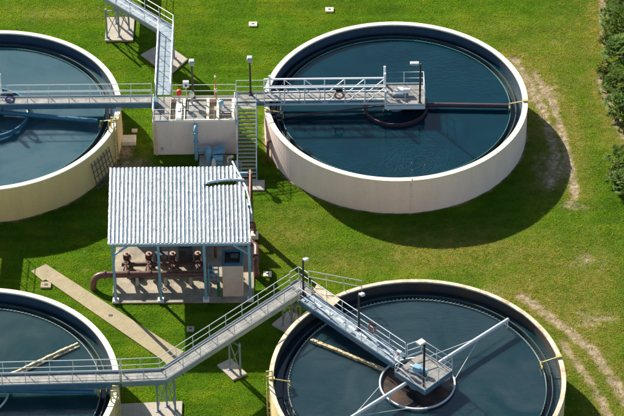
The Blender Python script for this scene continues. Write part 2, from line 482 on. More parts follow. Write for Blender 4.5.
# ---------------------------------------------------------------- paved shapes on the ground
SIDEWALK = [at(46, 264.5), at(31, 271.5), at(43, 281.5), at(46, 280), at(161, 359.5), at(168, 366), at(184, 352), at(174, 347)]
SLAB = ((-13.42, -3.87), (-3.95, 4.3))
PADS = {'lattice': [(-15.36, 26.0), (-13.25, 26.0), (-13.25, 29.0), (-15.36, 29.0)],
        'corner': [(-12.6, 24.2), (-10.45, 21.55), (-9.1, 23.55), (-10.95, 25.7)],
        'diag': [(-6.3, -10.15), (-5.24, -11.6), (-4.33, -11.0), (-5.4, -9.5)],
        'landing': [(-2.75, -6.2), (-1.5, -7.3), (-0.3, -6.0), (-1.55, -4.75)],
        'south': [(-12.5, -13.75), (-8.45, -13.55), (-8.45, -16.6), (-12.5, -16.8)]}
def inpoly(x, y, poly):
    c = np.zeros(x.shape, bool); n = len(poly)
    for i in range(n):
        (x1, y1), (x2, y2) = poly[i][:2], poly[(i + 1) % n][:2]
        c ^= ((y1 > y) != (y2 > y)) & (x < (x2 - x1) * (y - y1) / (y2 - y1 + 1e-12) + x1)
    return c

sw = MB().prism(SIDEWALK[::-1], -0.06, 0.05)
swo = sw.build('sidewalk', M['walk'], None, 0.015); tag(swo, kind='structure')
# joints of the walk: thin dark sealed strips
jt = MB()
a0, a1 = Vector(SIDEWALK[0]), Vector(SIDEWALK[7]); b0, b1 = Vector(SIDEWALK[1]), Vector(SIDEWALK[4])
dvec = (a1 - a0).normalized()
for k in range(1, 9):
    p = a0 + dvec * (k * 1.45); q = p + Vector((dvec.y, -dvec.x, 0)) * 1.12 if True else p
    jt.beam((p.x, p.y, 0.050), (q.x, q.y, 0.050), 0.02, 0.006)
jo = jt.build('sidewalk_joints', M['slab']); tag(jo, kind='structure')

# ---------------------------------------------------------------- grass blades
def grass():
    dens = 400
    x0, x1, y0, y1 = -29, 29, -24, 40
    N = int((x1 - x0) * (y1 - y0) * dens)
    x = rng.uniform(x0, x1, N); y = rng.uniform(y0, y1, N)
    keep = np.ones(N, bool)
    for c in TANKS: keep &= np.hypot(x - c[0], y - c[1]) > R + 0.04
    for poly in list(PADS.values()) + [[tuple(p[:2]) for p in SIDEWALK]]: keep &= ~inpoly(x, y, poly)
    keep &= ~((x > SLAB[0][0]) & (x < SLAB[1][0]) & (y > SLAB[0][1]) & (y < SLAB[1][1]))
    keep &= ~((x > -11.3) & (x < -5.3) & (y > 12.2) & (y < 15.3))
    keep &= (np.abs(x) < 24.5 + (y + 19) * 0.07)
    x, y = x[keep], y[keep]
    d, dr = masks(x, y)
    cl = fbm(x, y, 0.5, 31)
    k = rng.uniform(0, 1, len(x)) > np.clip(d * 1.25, 0, 0.985)
    k &= rng.uniform(0, 1, len(x)) < 0.55 + cl * 0.9
    x, y, dr, cl = x[k], y[k], dr[k], cl[k]
    n = len(x)
    h = rng.uniform(0.040, 0.085, n) * (0.55 + 0.9 * cl)
    a = rng.uniform(0, 2 * np.pi, n); wd = rng.uniform(0.012, 0.028, n)
    lx = rng.normal(0, 0.45, n) * h; ly = rng.normal(0, 0.45, n) * h
    z = (fbm(x, y, 3.0, 5) - 0.5) * 0.05 - 0.035
    co = np.empty((n, 3, 3), np.float32)
    co[:, 0] = np.stack([x - np.cos(a) * wd, y - np.sin(a) * wd, z], 1)
    co[:, 1] = np.stack([x + np.cos(a) * wd, y + np.sin(a) * wd, z], 1)
    co[:, 2] = np.stack([x + lx, y + ly, z + h], 1)
    me = bpy.data.meshes.new('grass')
    me.vertices.add(n * 3); me.vertices.foreach_set('co', co.ravel())
    me.loops.add(n * 3); me.polygons.add(n)
    me.loops.foreach_set('vertex_index', np.arange(n * 3, dtype=np.int32))
    me.polygons.foreach_set('loop_start', (np.arange(n) * 3).astype(np.int32))
    me.update(calc_edges=True)
    at_ = me.attributes.new('dry', 'FLOAT', 'POINT')
    at_.data.foreach_set('value', np.repeat(np.clip(dr + rng.normal(0, 0.10, n), 0, 1), 3).astype(np.float32))
    me.materials.append(lawn_mat('grass blades', True))
    o = bpy.data.objects.new('grass', me); C.objects.link(o)
    tag(o, 'short bright green lawn grass, browner near the vehicle tracks', 'grass', kind='stuff')
grass()

# small stones lying in the worn ground
def gravel():
    N = 60000
    x = rng.uniform(-16, 24, N); y = rng.uniform(-20, 34, N)
    d, _ = masks(x, y)
    k = (d > 0.45) & (rng.uniform(0, 1, N) < 0.8)
    for c in TANKS: k &= np.hypot(x - c[0], y - c[1]) > R + 0.08
    k &= ~((x > -13.7) & (x < -3.6) & (y > -4.2) & (y < 4.5)) & ~((x > -11.4) & (x < -5.2) & (y > 12) & (y < 15.4))
    mb = MB()
    for px, py in zip(x[k], y[k]):
        a = random.uniform(0, 6.3); q = random.choice((0.02, 0.025, 0.03, 0.045, 0.06))
        P = [(px + q * math.cos(a + i * 1.57) * random.uniform(.7, 1.2), py + q * math.sin(a + i * 1.57) * random.uniform(.7, 1.2), -.09) for i in range(4)]
        mb.add(P + [(px, py, -.07 + q * .9)], [(0, 1, 4), (1, 2, 4), (2, 3, 4), (3, 0, 4)])
    o = mb.build('gravel', mat('track stones', (0.50, 0.43, 0.32), 0.9, col2=(0.20, 0.16, 0.11), scale=4, amount=0.5))
    tag(o, 'small stones loose on the worn bare ground', 'gravel', kind='stuff')
gravel()

# bits of pale dry litter lying in the lawn
lt = MB()
for i in range(210):
    u, v = random.choice([(random.gauss(575, 28), random.gauss(260, 60)), (random.gauss(545, 25), random.gauss(80, 30)),
                          (random.uniform(30, 620), random.uniform(0, 410))])
    p = at(u, v)
    if any(math.hypot(p.x - c[0], p.y - c[1]) < R + 0.2 for c in TANKS) or (-13.7 < p.x < -3.6 and -4.2 < p.y < 15.4): continue
    a = random.uniform(0, 6.3); L = random.uniform(0.03, 0.12); wd = random.uniform(0.01, 0.03)
    c_, s_ = math.cos(a), math.sin(a)
    z = 0.045
    P = [(p.x - c_ * L, p.y - s_ * L, z - .05), (p.x + s_ * wd, p.y - c_ * wd, z), (p.x + c_ * L, p.y + s_ * L, z - .05), (p.x - s_ * wd, p.y + c_ * wd, z + 0.02)]
    lt.add(P, [(0, 1, 3), (1, 2, 3)])
o = lt.build('leaf_litter', mat('dry litter', (0.50, 0.43, 0.28), 0.9, var=0.5, scale=2))
tag(o, 'pale dry leaves and scraps scattered over the lawn', 'leaf litter', kind='stuff')

# ---------------------------------------------------------------- water
def water_mat(name, c_dark, c_light, lo, hi, spec_ior=1.5, wave=0.35, wscale=3.0, rings=None):
    m = bpy.data.materials.new(name); m.use_nodes = True
    n, l = m.node_tree.nodes, m.node_tree.links
    b = n['Principled BSDF']
    geo = n.new('ShaderNodeNewGeometry')
    nz = n.new('ShaderNodeTexNoise'); nz.inputs['Scale'].default_value = 0.22; nz.inputs['Detail'].default_value = 5
    nz.inputs['Roughness'].default_value = 0.55; nz.inputs['Distortion'].default_value = 1.2
    l.new(geo.outputs['Position'], nz.inputs['Vector'])
    rp = n.new('ShaderNodeValToRGB'); e = rp.color_ramp.elements
    e[0].position, e[0].color = lo, (*c_dark, 1); e[1].position, e[1].color = hi, (*c_light, 1)
    l.new(nz.outputs[0], rp.inputs[0]); l.new(rp.outputs[0], b.inputs['Base Color'])
    b.inputs['IOR'].default_value = spec_ior
    b.inputs['Roughness'].default_value = 0.04
    b.inputs['Subsurface Weight'].default_value = 1.0
    b.inputs['Subsurface Radius'].default_value = (1.2, 1.8, 1.8)
    b.inputs['Subsurface Scale'].default_value = 1.0
    w1 = n.new('ShaderNodeTexNoise'); w1.inputs['Scale'].default_value = wscale; w1.inputs['Detail'].default_value = 3
    vm = n.new('ShaderNodeVectorMath'); vm.operation = 'MULTIPLY'; vm.inputs[1].default_value = (0.6, 1.6, 1)
    l.new(geo.outputs['Position'], vm.inputs[0]); l.new(vm.outputs[0], w1.inputs['Vector'])
    # breeze patches: only parts of the surface are ruffled
    w2 = n.new('ShaderNodeTexNoise'); w2.inputs['Scale'].default_value = 0.16
    l.new(geo.outputs['Position'], w2.inputs['Vector'])
    mr = n.new('ShaderNodeMapRange'); mr.inputs[1].default_value = 0.45; mr.inputs[2].default_value = 0.7
    mr.inputs[3].default_value = 0.12 * wave; mr.inputs[4].default_value = wave
    l.new(w2.outputs[0], mr.inputs[0])
    bp = n.new('ShaderNodeBump'); bp.inputs['Distance'].default_value = 0.03
    l.new(mr.outputs[0], bp.inputs['Strength']); l.new(w1.outputs[0], bp.inputs['Height'])
    if rings:
        sub = n.new('ShaderNodeVectorMath'); sub.operation = 'SUBTRACT'; sub.inputs[1].default_value = (rings[0], rings[1] - 1.5, 2.08)
        l.new(geo.outputs['Position'], sub.inputs[0])
        wv = n.new('ShaderNodeTexWave'); wv.wave_type = 'RINGS'; wv.rings_direction = 'Z'
        wv.inputs['Scale'].default_value = 1.5; wv.inputs['Distortion'].default_value = 16; wv.inputs['Detail'].default_value = 3
        wv.inputs['Detail Scale'].default_value = 1.2
        l.new(sub.outputs[0], wv.inputs['Vector'])
        ln = n.new('ShaderNodeVectorMath'); ln.operation = 'LENGTH'; l.new(sub.outputs[0], ln.inputs[0])
        fd = n.new('ShaderNodeMapRange'); fd.inputs[1].default_value = 0.5; fd.inputs[2].default_value = 4.6; fd.inputs[3].default_value = 1; fd.inputs[4].default_value = 0
        l.new(ln.outputs['Value'], fd.inputs[0])
        b2 = n.new('ShaderNodeBump'); b2.inputs['Distance'].default_value = 0.014
        l.new(fd.outputs[0], b2.inputs['Strength']); l.new(wv.outputs['Fac'], b2.inputs['Height']); l.new(bp.outputs[0], b2.inputs['Normal'])
        bp = b2
    l.new(bp.outputs[0], b.inputs['Normal'])
    return m
WM = {'A': water_mat('teal clear water', (0.0002, 0.019, 0.032), (0.0004, 0.028, 0.045), 0.35, 0.65, spec_ior=1.36, wave=0.9, wscale=4, rings=(7.2, 9.6)),
      'B': water_mat('pale grey water', (0.020, 0.080, 0.105), (0.055, 0.110, 0.130), 0.34, 0.6, wave=0.6),
      'C': water_mat('slate water', (0.006, 0.030, 0.040), (0.026, 0.052, 0.062), 0.38, 0.66, spec_ior=1.42, wave=0.9),
      'D': water_mat('green grey water', (0.007, 0.036, 0.042), (0.028, 0.058, 0.060), 0.35, 0.68, spec_ior=1.42, wave=0.5)}
WL = 2.08
def annulus(mb, c, r0, r1, z, n=128):
    P = []; fs = []
    for i in range(n):
        t = 2 * math.pi * i / n
        P += [(c[0] + r0 * math.cos(t), c[1] + r0 * math.sin(t), z), (c[0] + r1 * math.cos(t), c[1] + r1 * math.sin(t), z)]
        j = (i + 1) % n
        fs.append((2 * i, 2 * i + 1, 2 * j + 1, 2 * j))
    mb.add(P, fs, False)
for key, c in zip('ABCD', TANKS):
    mb = MB()
    n = 128
    mb.prism([(c[0] + 8.2 * math.cos(2 * math.pi * i / n), c[1] + 8.2 * math.sin(2 * math.pi * i / n)) for i in range(n)], 0.4, WL)
    annulus(mb, c, 8.60, 9.2, WL - 0.10)
    annulus(mb, c, 8.24, 8.5, WL - 0.25)
    o = mb.build('water', WM[key]); tag(o, kind='structure')

# ---------------------------------------------------------------- tanks
def polar(c, r, deg, z=0): return Vector((c[0] + r * math.cos(math.radians(deg)), c[1] + r * math.sin(math.radians(deg)), z))

def tank(c, label, wallm, copm, cw, weirm, brackets, ladder=None, teeth=False, lining='tank_inside'):
    t = thing('clarifier_tank', (c[0], c[1], 0), label, 'water tank', 'round clarifier tanks set in a square')
    N = 160
    MB().lathe([(R - cw + 0.02, -0.1), (R - 0.02, -0.1), (R - 0.02, WH - 0.10), (R - cw + 0.02, WH - 0.10)][::1], c, N).build('wall', wallm, t)
    MB().lathe([(R - cw + 0.002, 0.3), (R - cw + 0.018, 0.3), (R - cw + 0.018, WH - 0.13), (R - cw + 0.002, WH - 0.13)], c, N).build('lining', M[lining], t)
    MB().lathe([(R - cw - 0.02, WH - 0.11), (R, WH - 0.11), (R + 0.01, WH - 0.09), (R + 0.01, WH - 0.01), (R, WH), (R - cw - 0.01, WH), (R - cw - 0.02, WH - 0.01)], c, N).build('coping', copm, t)
    MB().lathe([(0.01, 0.3), (R - cw, 0.3), (R - cw, 0.35), (0.01, 0.35)], c, 64).build('floor', M['tank_inside'], t)
    la = MB()
    la.lathe([(8.20, 1.55), (8.60, 1.55), (8.60, WL + 0.10), (8.55, WL + 0.10), (8.55, 1.63), (8.24, 1.63), (8.24, WL + 0.03), (8.20, WL + 0.03)], c, N)
    for k in range(24):
        a = k * 15 + 4
        p, q = polar(c, 8.6, a, 1.9), polar(c, R - cw, a, 1.75)
        la.beam(p, q, 0.07, 0.12)
    lo = la.build('launder', M['trough'], t)
    wr = MB()
    wr.lathe([(8.17, WL - 0.12), (8.20, WL - 0.12), (8.20, WL + 0.07), (8.17, WL + 0.07)], c, N)
    # v-notch teeth
    nt_ = 200
    for k in range(nt_):
        a = 360 * k / nt_
        p0, p1, p2 = polar(c, 8.185, a - 0.62, WL + 0.07), polar(c, 8.185, a + 0.62, WL + 0.07), polar(c, 8.185, a, WL + (0.17 if teeth else 0.11))
        q0, q1, q2 = polar(c, 8.20, a - 0.62, WL + 0.07), polar(c, 8.20, a + 0.62, WL + 0.07), polar(c, 8.20, a, WL + (0.17 if teeth else 0.11))
        wr.add([p0, p1, p2, q0, q1, q2], [(0, 2, 1), (3, 4, 5), (0, 3, 5, 2), (1, 2, 5, 4)])
    wr.build('weir', weirm, t)
    for a in brackets:
        b = MB()
        b.beam(polar(c, 8.15, a, WH - 0.25), polar(c, R - 0.05, a, WH + 0.06), 0.06, 0.06)
        b.beam(polar(c, 8.12, a, WL - 0.2), polar(c, 8.12, a, WH - 0.2), 0.07, 0.07)
        p = polar(c, 8.10, a, 2.35)
        b.box((p.x, p.y, p.z), (0.05, 0.6, 0.20), math.radians(a))
        b.box(tuple(polar(c, R - 0.18, a, WH + 0.06)), (0.36, 0.22, 0.10), math.radians(a))
        b.build('skimmer_bracket', M['yellow'], t)
    MB().cyl((c[0], c[1], 0.3), 0.45, 2.45, 20).build('centre_column', M['trough'], t)
    if ladder is not None:
        lb = MB(); a = ladder
        for s in (-1.4, 1.4):
            lb.tube([polar(c, R + 0.16, a + s, 0.1), polar(c, R + 0.16, a + s, WH + 0.9), polar(c, R - 0.2, a + s, WH + 0.9), polar(c, R - 0.25, a + s, WH)], 0.05, 6)
        for k in range(10):
            z = 0.3 + k * 0.29
            lb.tube([polar(c, R + 0.16, a - 1.4, z), polar(c, R + 0.16, a + 1.4, z)], 0.032, 6)
        for z in (0.6, 2.4):
            for s in (-1.4, 1.4): lb.tube([polar(c, R - 0.02, a + s, z), polar(c, R + 0.16, a + s, z)], 0.02, 5)
        lb.build('ladder', M['yellow'], t)
    return t

tA = tank(TA, 'round tank with rose beige wall and the clearest deep teal water', M['wall_rose'], M['coping'], 0.36, M['weir_green'], (-3, 188))
tB = tank(TB, 'round tank with sandy yellow wall cut by the left edge, uphill of the corrugated roof', M['wall_sand'], M['coping'], 0.34, M['weir_green'], (-10, ), ladder=-17)
tC = tank(TC, 'round tank with thin worn rim under the diagonal bridge and white rotating arm', M['wall_sand'], M['coping_worn'], 0.26, M['weir'], (10, 181), ladder=184, teeth=True, lining='tank_inside_dark')
tD = tank(TD, 'round tank cut by the left edge, below the pale sidewalk, with murky green grey water', M['wall_sand'], M['coping'], 0.34, M['weir'], (-2, ), ladder=-9)

# conduit on tank walls (parts of the tanks)
cd = MB()
p = polar(TA, R + 0.05, -85, 0)
cd.tube([(p.x, p.y, 0), (p.x, p.y, WH + 0.05), (p.x, p.y + 0.3, WH + 0.05)], 0.03, 6)
for z in (0.6, 1.4, 2.5): cd.box((p.x, p.y, z), (0.14, 0.06, 0.06))
cd.build('conduit', M['wall_rose'], tA)
cd = MB()
p = polar(TA, R + 0.22, 199, 0)
cd.tube([polar(TA, R - .1, 199, 1.5), polar(TA, R + .2, 199, 1.5), polar(TA, R + .3, 200, 1.35), polar(TA, R + .34, 201, 0)], 0.10, 10)
cd.build('drain_pipe', M['brownpipe'], tA)

# ---------------------------------------------------------------- rotating skimmers
def mech(c, label, ring_r, ring_m, arms, z_arm, arm_m, arm_r, skims=(), inner=None, stays=True, ring_top=2.27, ring_bot=2.18):
    t = thing('skimmer_mechanism', (c[0], c[1], 2.0), label, 'rotating skimmer', 'rotating skimmers, one in each tank')
    MB().lathe([(ring_r - 0.07, ring_bot), (ring_r + 0.03, ring_bot), (ring_r + 0.03, ring_top), (ring_r - 0.07, ring_top)], c, 72).build('feedwell', ring_m, t)
    hub = MB().cyl((c[0], c[1], 2.0), 0.55, 1.0, 20)
    hub.lathe([(0.5, 0.95), (0.9, 0.95), (0.9, 1.05), (0.5, 1.05)], (c[0], c[1], 2.0 - 0.3), 24)
    hub.build('hub', M['grey_beam'], t)
    for a, r1, *ar in arms:
        MB().tube([polar(c, 0.4, a, z_arm), polar(c, r1, a, z_arm)], ar[0] if ar else arm_r, 12).build('arm', arm_m, t)
        if stays:
            for da in (-35, 35):
                MB().tube([polar(c, ring_r, a + da, ring_top - 0.02), polar(c, r1 * 0.68, a, z_arm)], 0.02, 5).build('stay_rod', arm_m, t)
        MB().tube([polar(c, r1 - 0.05, a, z_arm), polar(c, r1 - 0.05, a, WL - 0.1)], 0.04, 6).build('hanger', arm_m, t)
        MB().tube([polar(c, ring_r, a, z_arm), polar(c, ring_r, a, WL)], 0.05, 6).build('hanger', arm_m, t)
    for a, m in skims:
        s = MB()
        k = 14
        for i in range(k):
            r0 = ring_r + (7.95 - ring_r) * i / k; r1 = ring_r + (7.95 - ring_r) * (i + 1) / k
            j = lambda: random.uniform(-0.03, 0.03)
            s.beam(polar(c, r0 - 0.02, a, WL + 0.12 + j()), polar(c, r1, a, WL + 0.12 + j()), 0.12 + j(), 0.20 + j())
            s.beam(polar(c, r0, a - 3.2 * (4 / (r0 + 1)), WL + 0.05), polar(c, r1, a - 3.2 * (4 / (r1 + 1)), WL + 0.05 + j()), 0.10, 0.12)
            s.beam(polar(c, r0 + .1, a - 3.2 * (4 / (r0 + 1)), WL + 0.06), polar(c, r0 + .1, a, WL + 0.10), 0.06, 0.06)
        s.build('skimmer_blade', m, t)
    return t
mech(TA, 'dark rotating skimmer with maroon arm in the clear teal tank', 2.3, M['arm_maroon'], [(-2.5, 8.0), (190, 8.0, 0.07)], 2.36, M['arm_maroon'], 0.17, stays=False, ring_top=2.34, ring_bot=1.8)
mech(TB, 'blue rotating skimmer arm under the straight upper bridge of the sandy yellow tank', 2.85, M['arm_blue'], [(-9.5, 7.9), (170, 7.9)], 2.55, M['arm_blue'], 0.17, stays=False, ring_top=2.5, ring_bot=2.15)
mC = mech(TC, 'white rotating arm and white ring with rusty scum blade under the diagonal bridge', 2.4, M['arm_white'], [(41.3, 8.1), (221.3, 8.1)], 2.82, M['arm_white'], 0.12, [(148, M['arm_rust'])])
mech(TD, 'rotating skimmer with crusted cream blade and blue arm in the murky tank', 2.4, M['arm_white'], [(-2.5, 7.8)], 2.45, M['arm_blue'], 0.16, [(35, M['arm_cream'])], stays=False)

# brown scum floating inside the ring of tank C
sc = MB()
n = 40
pts = []
for i in range(n):
    t_ = 2 * math.pi * i / n; rr = 2.2
    pts.append((TC[0] + rr * math.cos(t_), TC[1] + rr * math.sin(t_), WL + 0.006))
sc.add(pts, [tuple(range(n))])
o = sc.build('scum', mat('brown scum film', (0.11, 0.07, 0.045), 0.25, col2=(0.010, 0.018, 0.024), scale=0.9, amount=0.3, spec=0.4))
tag(o, 'brown scum film on the water inside the white ring', 'scum', kind='stuff')

# ---------------------------------------------------------------- railings and walkways
def railing(parent, pts, m, h=1.07, sp=1.45, ends=True, r=0.026, toe=True, name='railing', mids=1):
    mb = MB()
    pts = [Vector(p) for p in pts]
    for a, b in zip(pts[:-1], pts[1:]):
        L = (b - a).length; k = max(1, round(L / sp))
        for i in range(k + 1):
            if i == k and b is not pts[-1]: continue
            q = a.lerp(b, i / k)
            mb.tube([q + Vector((0, 0, -0.12)), q + Vector((0, 0, h))], r, 6)
        if toe: mb.beam(a + Vector((0, 0, 0.06)), b + Vector((0, 0, 0.06)), 0.012, 0.11)
    up = lambda z: [p + Vector((0, 0, z)) for p in pts]
    mb.tube(up(h), r * 1.1, 6)
    for i in range(mids):
        mb.tube(up(h * (i + 1) / (mids + 1)), r * 0.95, 6)
    return mb.build(name, m, parent)

def offset(path, d):
    out = []
    P = [Vector(p) for p in path]
    for i, p in enumerate(P):
        if i == 0: t = (P[1] - p).normalized(); k = 1
        elif i == len(P) - 1: t = (p - P[i - 1]).normalized(); k = 1
        else:
            t0, t1 = (p - P[i - 1]).normalized(), (P[i + 1] - p).normalized()
            t = (t0 + t1).normalized(); k = 1 / max(0.4, t.dot(t0))
        out.append(p + Vector((-t.y, t.x, 0)) * d * k)
    return out

def deck_poly(mb, left, right, z0, z1):
    for i in range(len(left) - 1):
        mb.prism([right[i], right[i + 1], left[i + 1], left[i]], z0, z1)

def walkway(label, path, width, z, beam_m, deck_m, rail_m, beam_h=0.34, group='steel walkways between the tanks', rails=(True, True), cross=0.6, left_pts=None, right_pts=None, cat='walkway', name='walkway', sp=1.45):
    P = [Vector((p[0], p[1], z)) for p in path]
    t = thing(name, (P[0].x, P[0].y, 0), label, cat, group)
    L, Rr = offset(P, width / 2), offset(P, -width / 2)
    d = MB(); deck_poly(d, offset(P, width / 2 - 0.05), offset(P, -width / 2 + 0.05), z - 0.04, z)
    # bearing bars of the grating, proud of the deck
    for side in (L, Rr):
        b = MB()
        for a, q in zip(side[:-1], side[1:]):
            b.beam(a + Vector((0, 0, -beam_h / 2 + 0.02)), q + Vector((0, 0, -beam_h / 2 + 0.02)), 0.08, beam_h)
        b.build('side_beam', beam_m, t)
    cb = d
    for a, q in zip(P[:-1], P[1:]):
        k = max(1, int((q - a).length / cross))
        nrm = Vector((-(q - a).y, (q - a).x, 0)).normalized() * (width / 2 - 0.05)
        for i in range(k):
            c_ = a.lerp(q, (i + 0.5) / k)
            cb.beam(c_ - nrm + Vector((0, 0, -0.12)), c_ + nrm + Vector((0, 0, -0.12)), 0.05, 0.12)
            cb.beam(c_ - nrm + Vector((0, 0, 0.004)), c_ + nrm + Vector((0, 0, 0.004)), 0.015, 0.012)
    d.build('deck', deck_m, t)
    zz = Vector((0, 0, 0.02))
    if rails[0]: railing(t, left_pts or [p + zz for p in L], rail_m, sp=sp)
    if rails[1]: railing(t, right_pts or [p + zz for p in Rr], rail_m, sp=sp)
    return t

def leg_tower(parent, feet, ztop, m, brace=True, w=0.13):
    for f in feet:
        b = MB()
        b.box((f[0], f[1], 0.12 + (ztop - 0.12) / 2), (w, w, ztop - 0.12))
        b.box((f[0], f[1], 0.135), (w * 2.4, w * 2.4, 0.03))
        b.build('leg', m, parent)
    if brace:
        for i in range(len(feet) - 1):
            p, q = feet[i], feet[i + 1]
            b = MB()
            b.beam((p[0], p[1], 0.3), (q[0], q[1], ztop - 0.25), 0.05, 0.05)
            b.beam((q[0], q[1], 0.3), (p[0], p[1], ztop - 0.25), 0.05, 0.05)
            b.beam((p[0], p[1], ztop - 0.2), (q[0], q[1], ztop - 0.2), 0.07, 0.07)
            b.build('brace', m, parent)

# pads
PADL = {'lattice': 'rectangular concrete pad in the lawn nearest the top edge, under the upper walkway legs',
        'corner': 'skewed concrete footing pad under the corner of the upper walkway',
        'diag': 'small concrete pad under the middle legs of the long diagonal walkway',
        'landing': 'shaded concrete pad under the landing by the lower right tank rim',
        'south': 'large concrete pad at the bottom edge beside the ladder'}
for k, poly in PADS.items():
    cx = sum(p[0] for p in poly) / len(poly); cy = sum(p[1] for p in poly) / len(poly)
    area = sum(poly[i][0] * poly[(i + 1) % 4][1] - poly[(i + 1) % 4][0] * poly[i][1] for i in range(4))
    mb = MB().prism(poly if area > 0 else poly[::-1], -0.1, 0.12)
    single(mb, 'concrete_pad', M['concrete'], (cx, cy, 0), PADL[k], 'concrete pad', 'concrete footing pads', 0.02)

# long lower walkway: tank D bridge + straight + diagonal to the landing
YD = -14.62
tDb = walkway('straight blue edged bridge over the murky lower left tank', [(-22.6, -14.78), (-12.25, -14.56)], 1.02, DZ, M['blue_beam'], M['grating'], M['rail'], 0.42,
              group='bridges carried over the tanks', name='tank_bridge', cat='bridge')
tDw = walkway('long pale grey walkway that bends at the sidewalk and climbs the picture to the landing', [(-12.15, -14.56), (-9.55, -14.42), (-1.15, -6.30), ], 1.02, DZ, M['grey_beam'], M['grating'], M['rail'], 0.34)
leg_tower(tDw, [(-9.98, -14.45), (-9.42, -14.0), (-8.88, -14.4)], DZ - 0.33, M['grey_beam'])
leg_tower(tDw, [(-5.45, -10.55), (-4.75, -11.15)], DZ - 0.33, M['grey_beam'])
leg_tower(tDw, [(-12.4, -15.0)], DZ - 0.4, M['grey_beam'], brace=False)
# landing at tank C
tl = thing('landing', (-0.7, -6.4, 0), 'small steel landing where the diagonal walkway meets the diagonal bridge', 'landing')
MB().prism([(-1.6, -5.95), (-0.8, -6.72), (-0.15, -6.95), (0.15, -6.45), (-0.75, -5.4), (-1.1, -5.35)], DZ - 0.05, DZ + 0.004).build('deck', M['grating'], tl)
fr = MB()
ring_ = [(-1.6, -5.95), (-0.8, -6.72), (-0.15, -6.95), (0.15, -6.45), (-0.75, -5.4), (-1.1, -5.35)]
for i in range(6):
    p, q = ring_[i], ring_[(i + 1) % 6]
    fr.beam((p[0], p[1], DZ - 0.18), (q[0], q[1], DZ - 0.18), 0.07, 0.28)
fr.build('frame', M['grey_beam'], tl)
railing(tl, [(-1.5, -5.75, DZ), (-0.92, -5.22, DZ), (-0.3, -5.85, DZ)], M['rail'], sp=0.8)
leg_tower(tl, [(-2.0, -6.28), (-1.45, -5.85), (-0.85, -6.25), (-1.4, -6.75)], DZ - 0.3, M['grey_beam'])
# low platform with railing behind bridge
tp = thing('rim_platform', (0.9, -5.9, 0), 'narrow platform with pale green grey railing on the rim of the lower right tank', 'platform')
MB().prism([(-0.1, -6.55), (1.3, -7.9), (1.75, -7.3), (0.25, -5.75)], DZ - 0.09, DZ - 0.03).build('deck', M['block_top'], tp)
railing(tp, [(-0.28, -5.5, DZ - .05), (3.2, -6.3, WH)], M['rail'], h=1.0, sp=1.1, toe=False)
MB().box((0.5, -6.35, DZ - 0.5), (0.1, 0.1, 0.86)).build('leg', M['grey_beam'], tp)

# tank C bridge
def c_dir(): return Vector((math.sqrt(.5), -math.sqrt(.5), 0))
tCb = walkway('diagonal blue edged bridge reaching the square centre platform of the lower right tank', [(-0.50, -6.98), (5.45, -13.2)], 1.1, DZ, M['blue_beam'], M['grating_blue'], M['rail_light'], 0.36,
              group='bridges carried over the tanks', name='tank_bridge', cat='bridge')
for i in range(7):
    b = MB()
    a_ = Vector((0.1, -7.6, DZ + 0.02)).lerp(Vector((5.2, -12.95, DZ + 0.02)), i / 7)
    q_ = a_ + Vector((0.42, -0.44, 0))
    b.beam(a_, q_, 0.16, 0.03)
    b.build('tread_plate', M['rail'], tCb)
pc = [(5.14, -14.33), (6.97, -16.13), (8.75, -14.3), (6.88, -12.50)]
MB().prism(pc, DZ - 0.06, DZ + 0.006).build('platform_deck', M['grating'], tCb)
fr = MB()
for i in range(4):
    p, q = pc[i], pc[(i + 1) % 4]
    fr.beam((p[0], p[1], DZ - 0.2), (q[0], q[1], DZ - 0.2), 0.08, 0.3)
fr.build('platform_frame', M['blue_beam'], tCb)
up = lambda p: (p[0], p[1], DZ)
railing(tCb, [up((5.35, -14.05)), up(pc[0]), up(pc[1]), up(pc[2]), up(pc[3]), up((5.95, -12.95))], M['rail_light'], sp=1.3)

# tank B bridge and tank A bridge
tBb = walkway('straight bridge with deep blue beam over the sandy yellow tank', [(-23.0, 14.55), (-11.3, 14.55)], 0.86, DZ, M['blue_beam'], M['grating'], M['rail'], 0.40,
              group='bridges carried over the tanks', name='tank_bridge', cat='bridge')
pb = [(-24.9, 13.55), (-22.12, 13.55), (-22.12, 16.05), (-24.9, 16.05)]
MB().prism(pb, DZ - 0.06, DZ + 0.006).build('platform_deck', M['grating'], tBb)
fr = MB()
for i in range(4):
    p, q = pb[i], pb[(i + 1) % 4]
    fr.beam((p[0], p[1], DZ - 0.2), (q[0], q[1], DZ - 0.2), 0.08, 0.3)
fr.build('platform_frame', M['blue_beam'], tBb)
railing(tBb, [up((-22.12, 15.0)), up(pb[2]), up(pb[3]), up(pb[0]), up(pb[1]), up((-22.12, 14.1))], M['rail_light'], sp=1.3)
MB().box((-22.12, 15.5, DZ + 0.85), (0.22, 0.22, 1.7)).build('gate_post', M['white'], tBb); MB().box((-22.12, 13.65, DZ + 0.6), (0.2, 0.2, 1.3)).build('gate_post', M['white'], tBb)

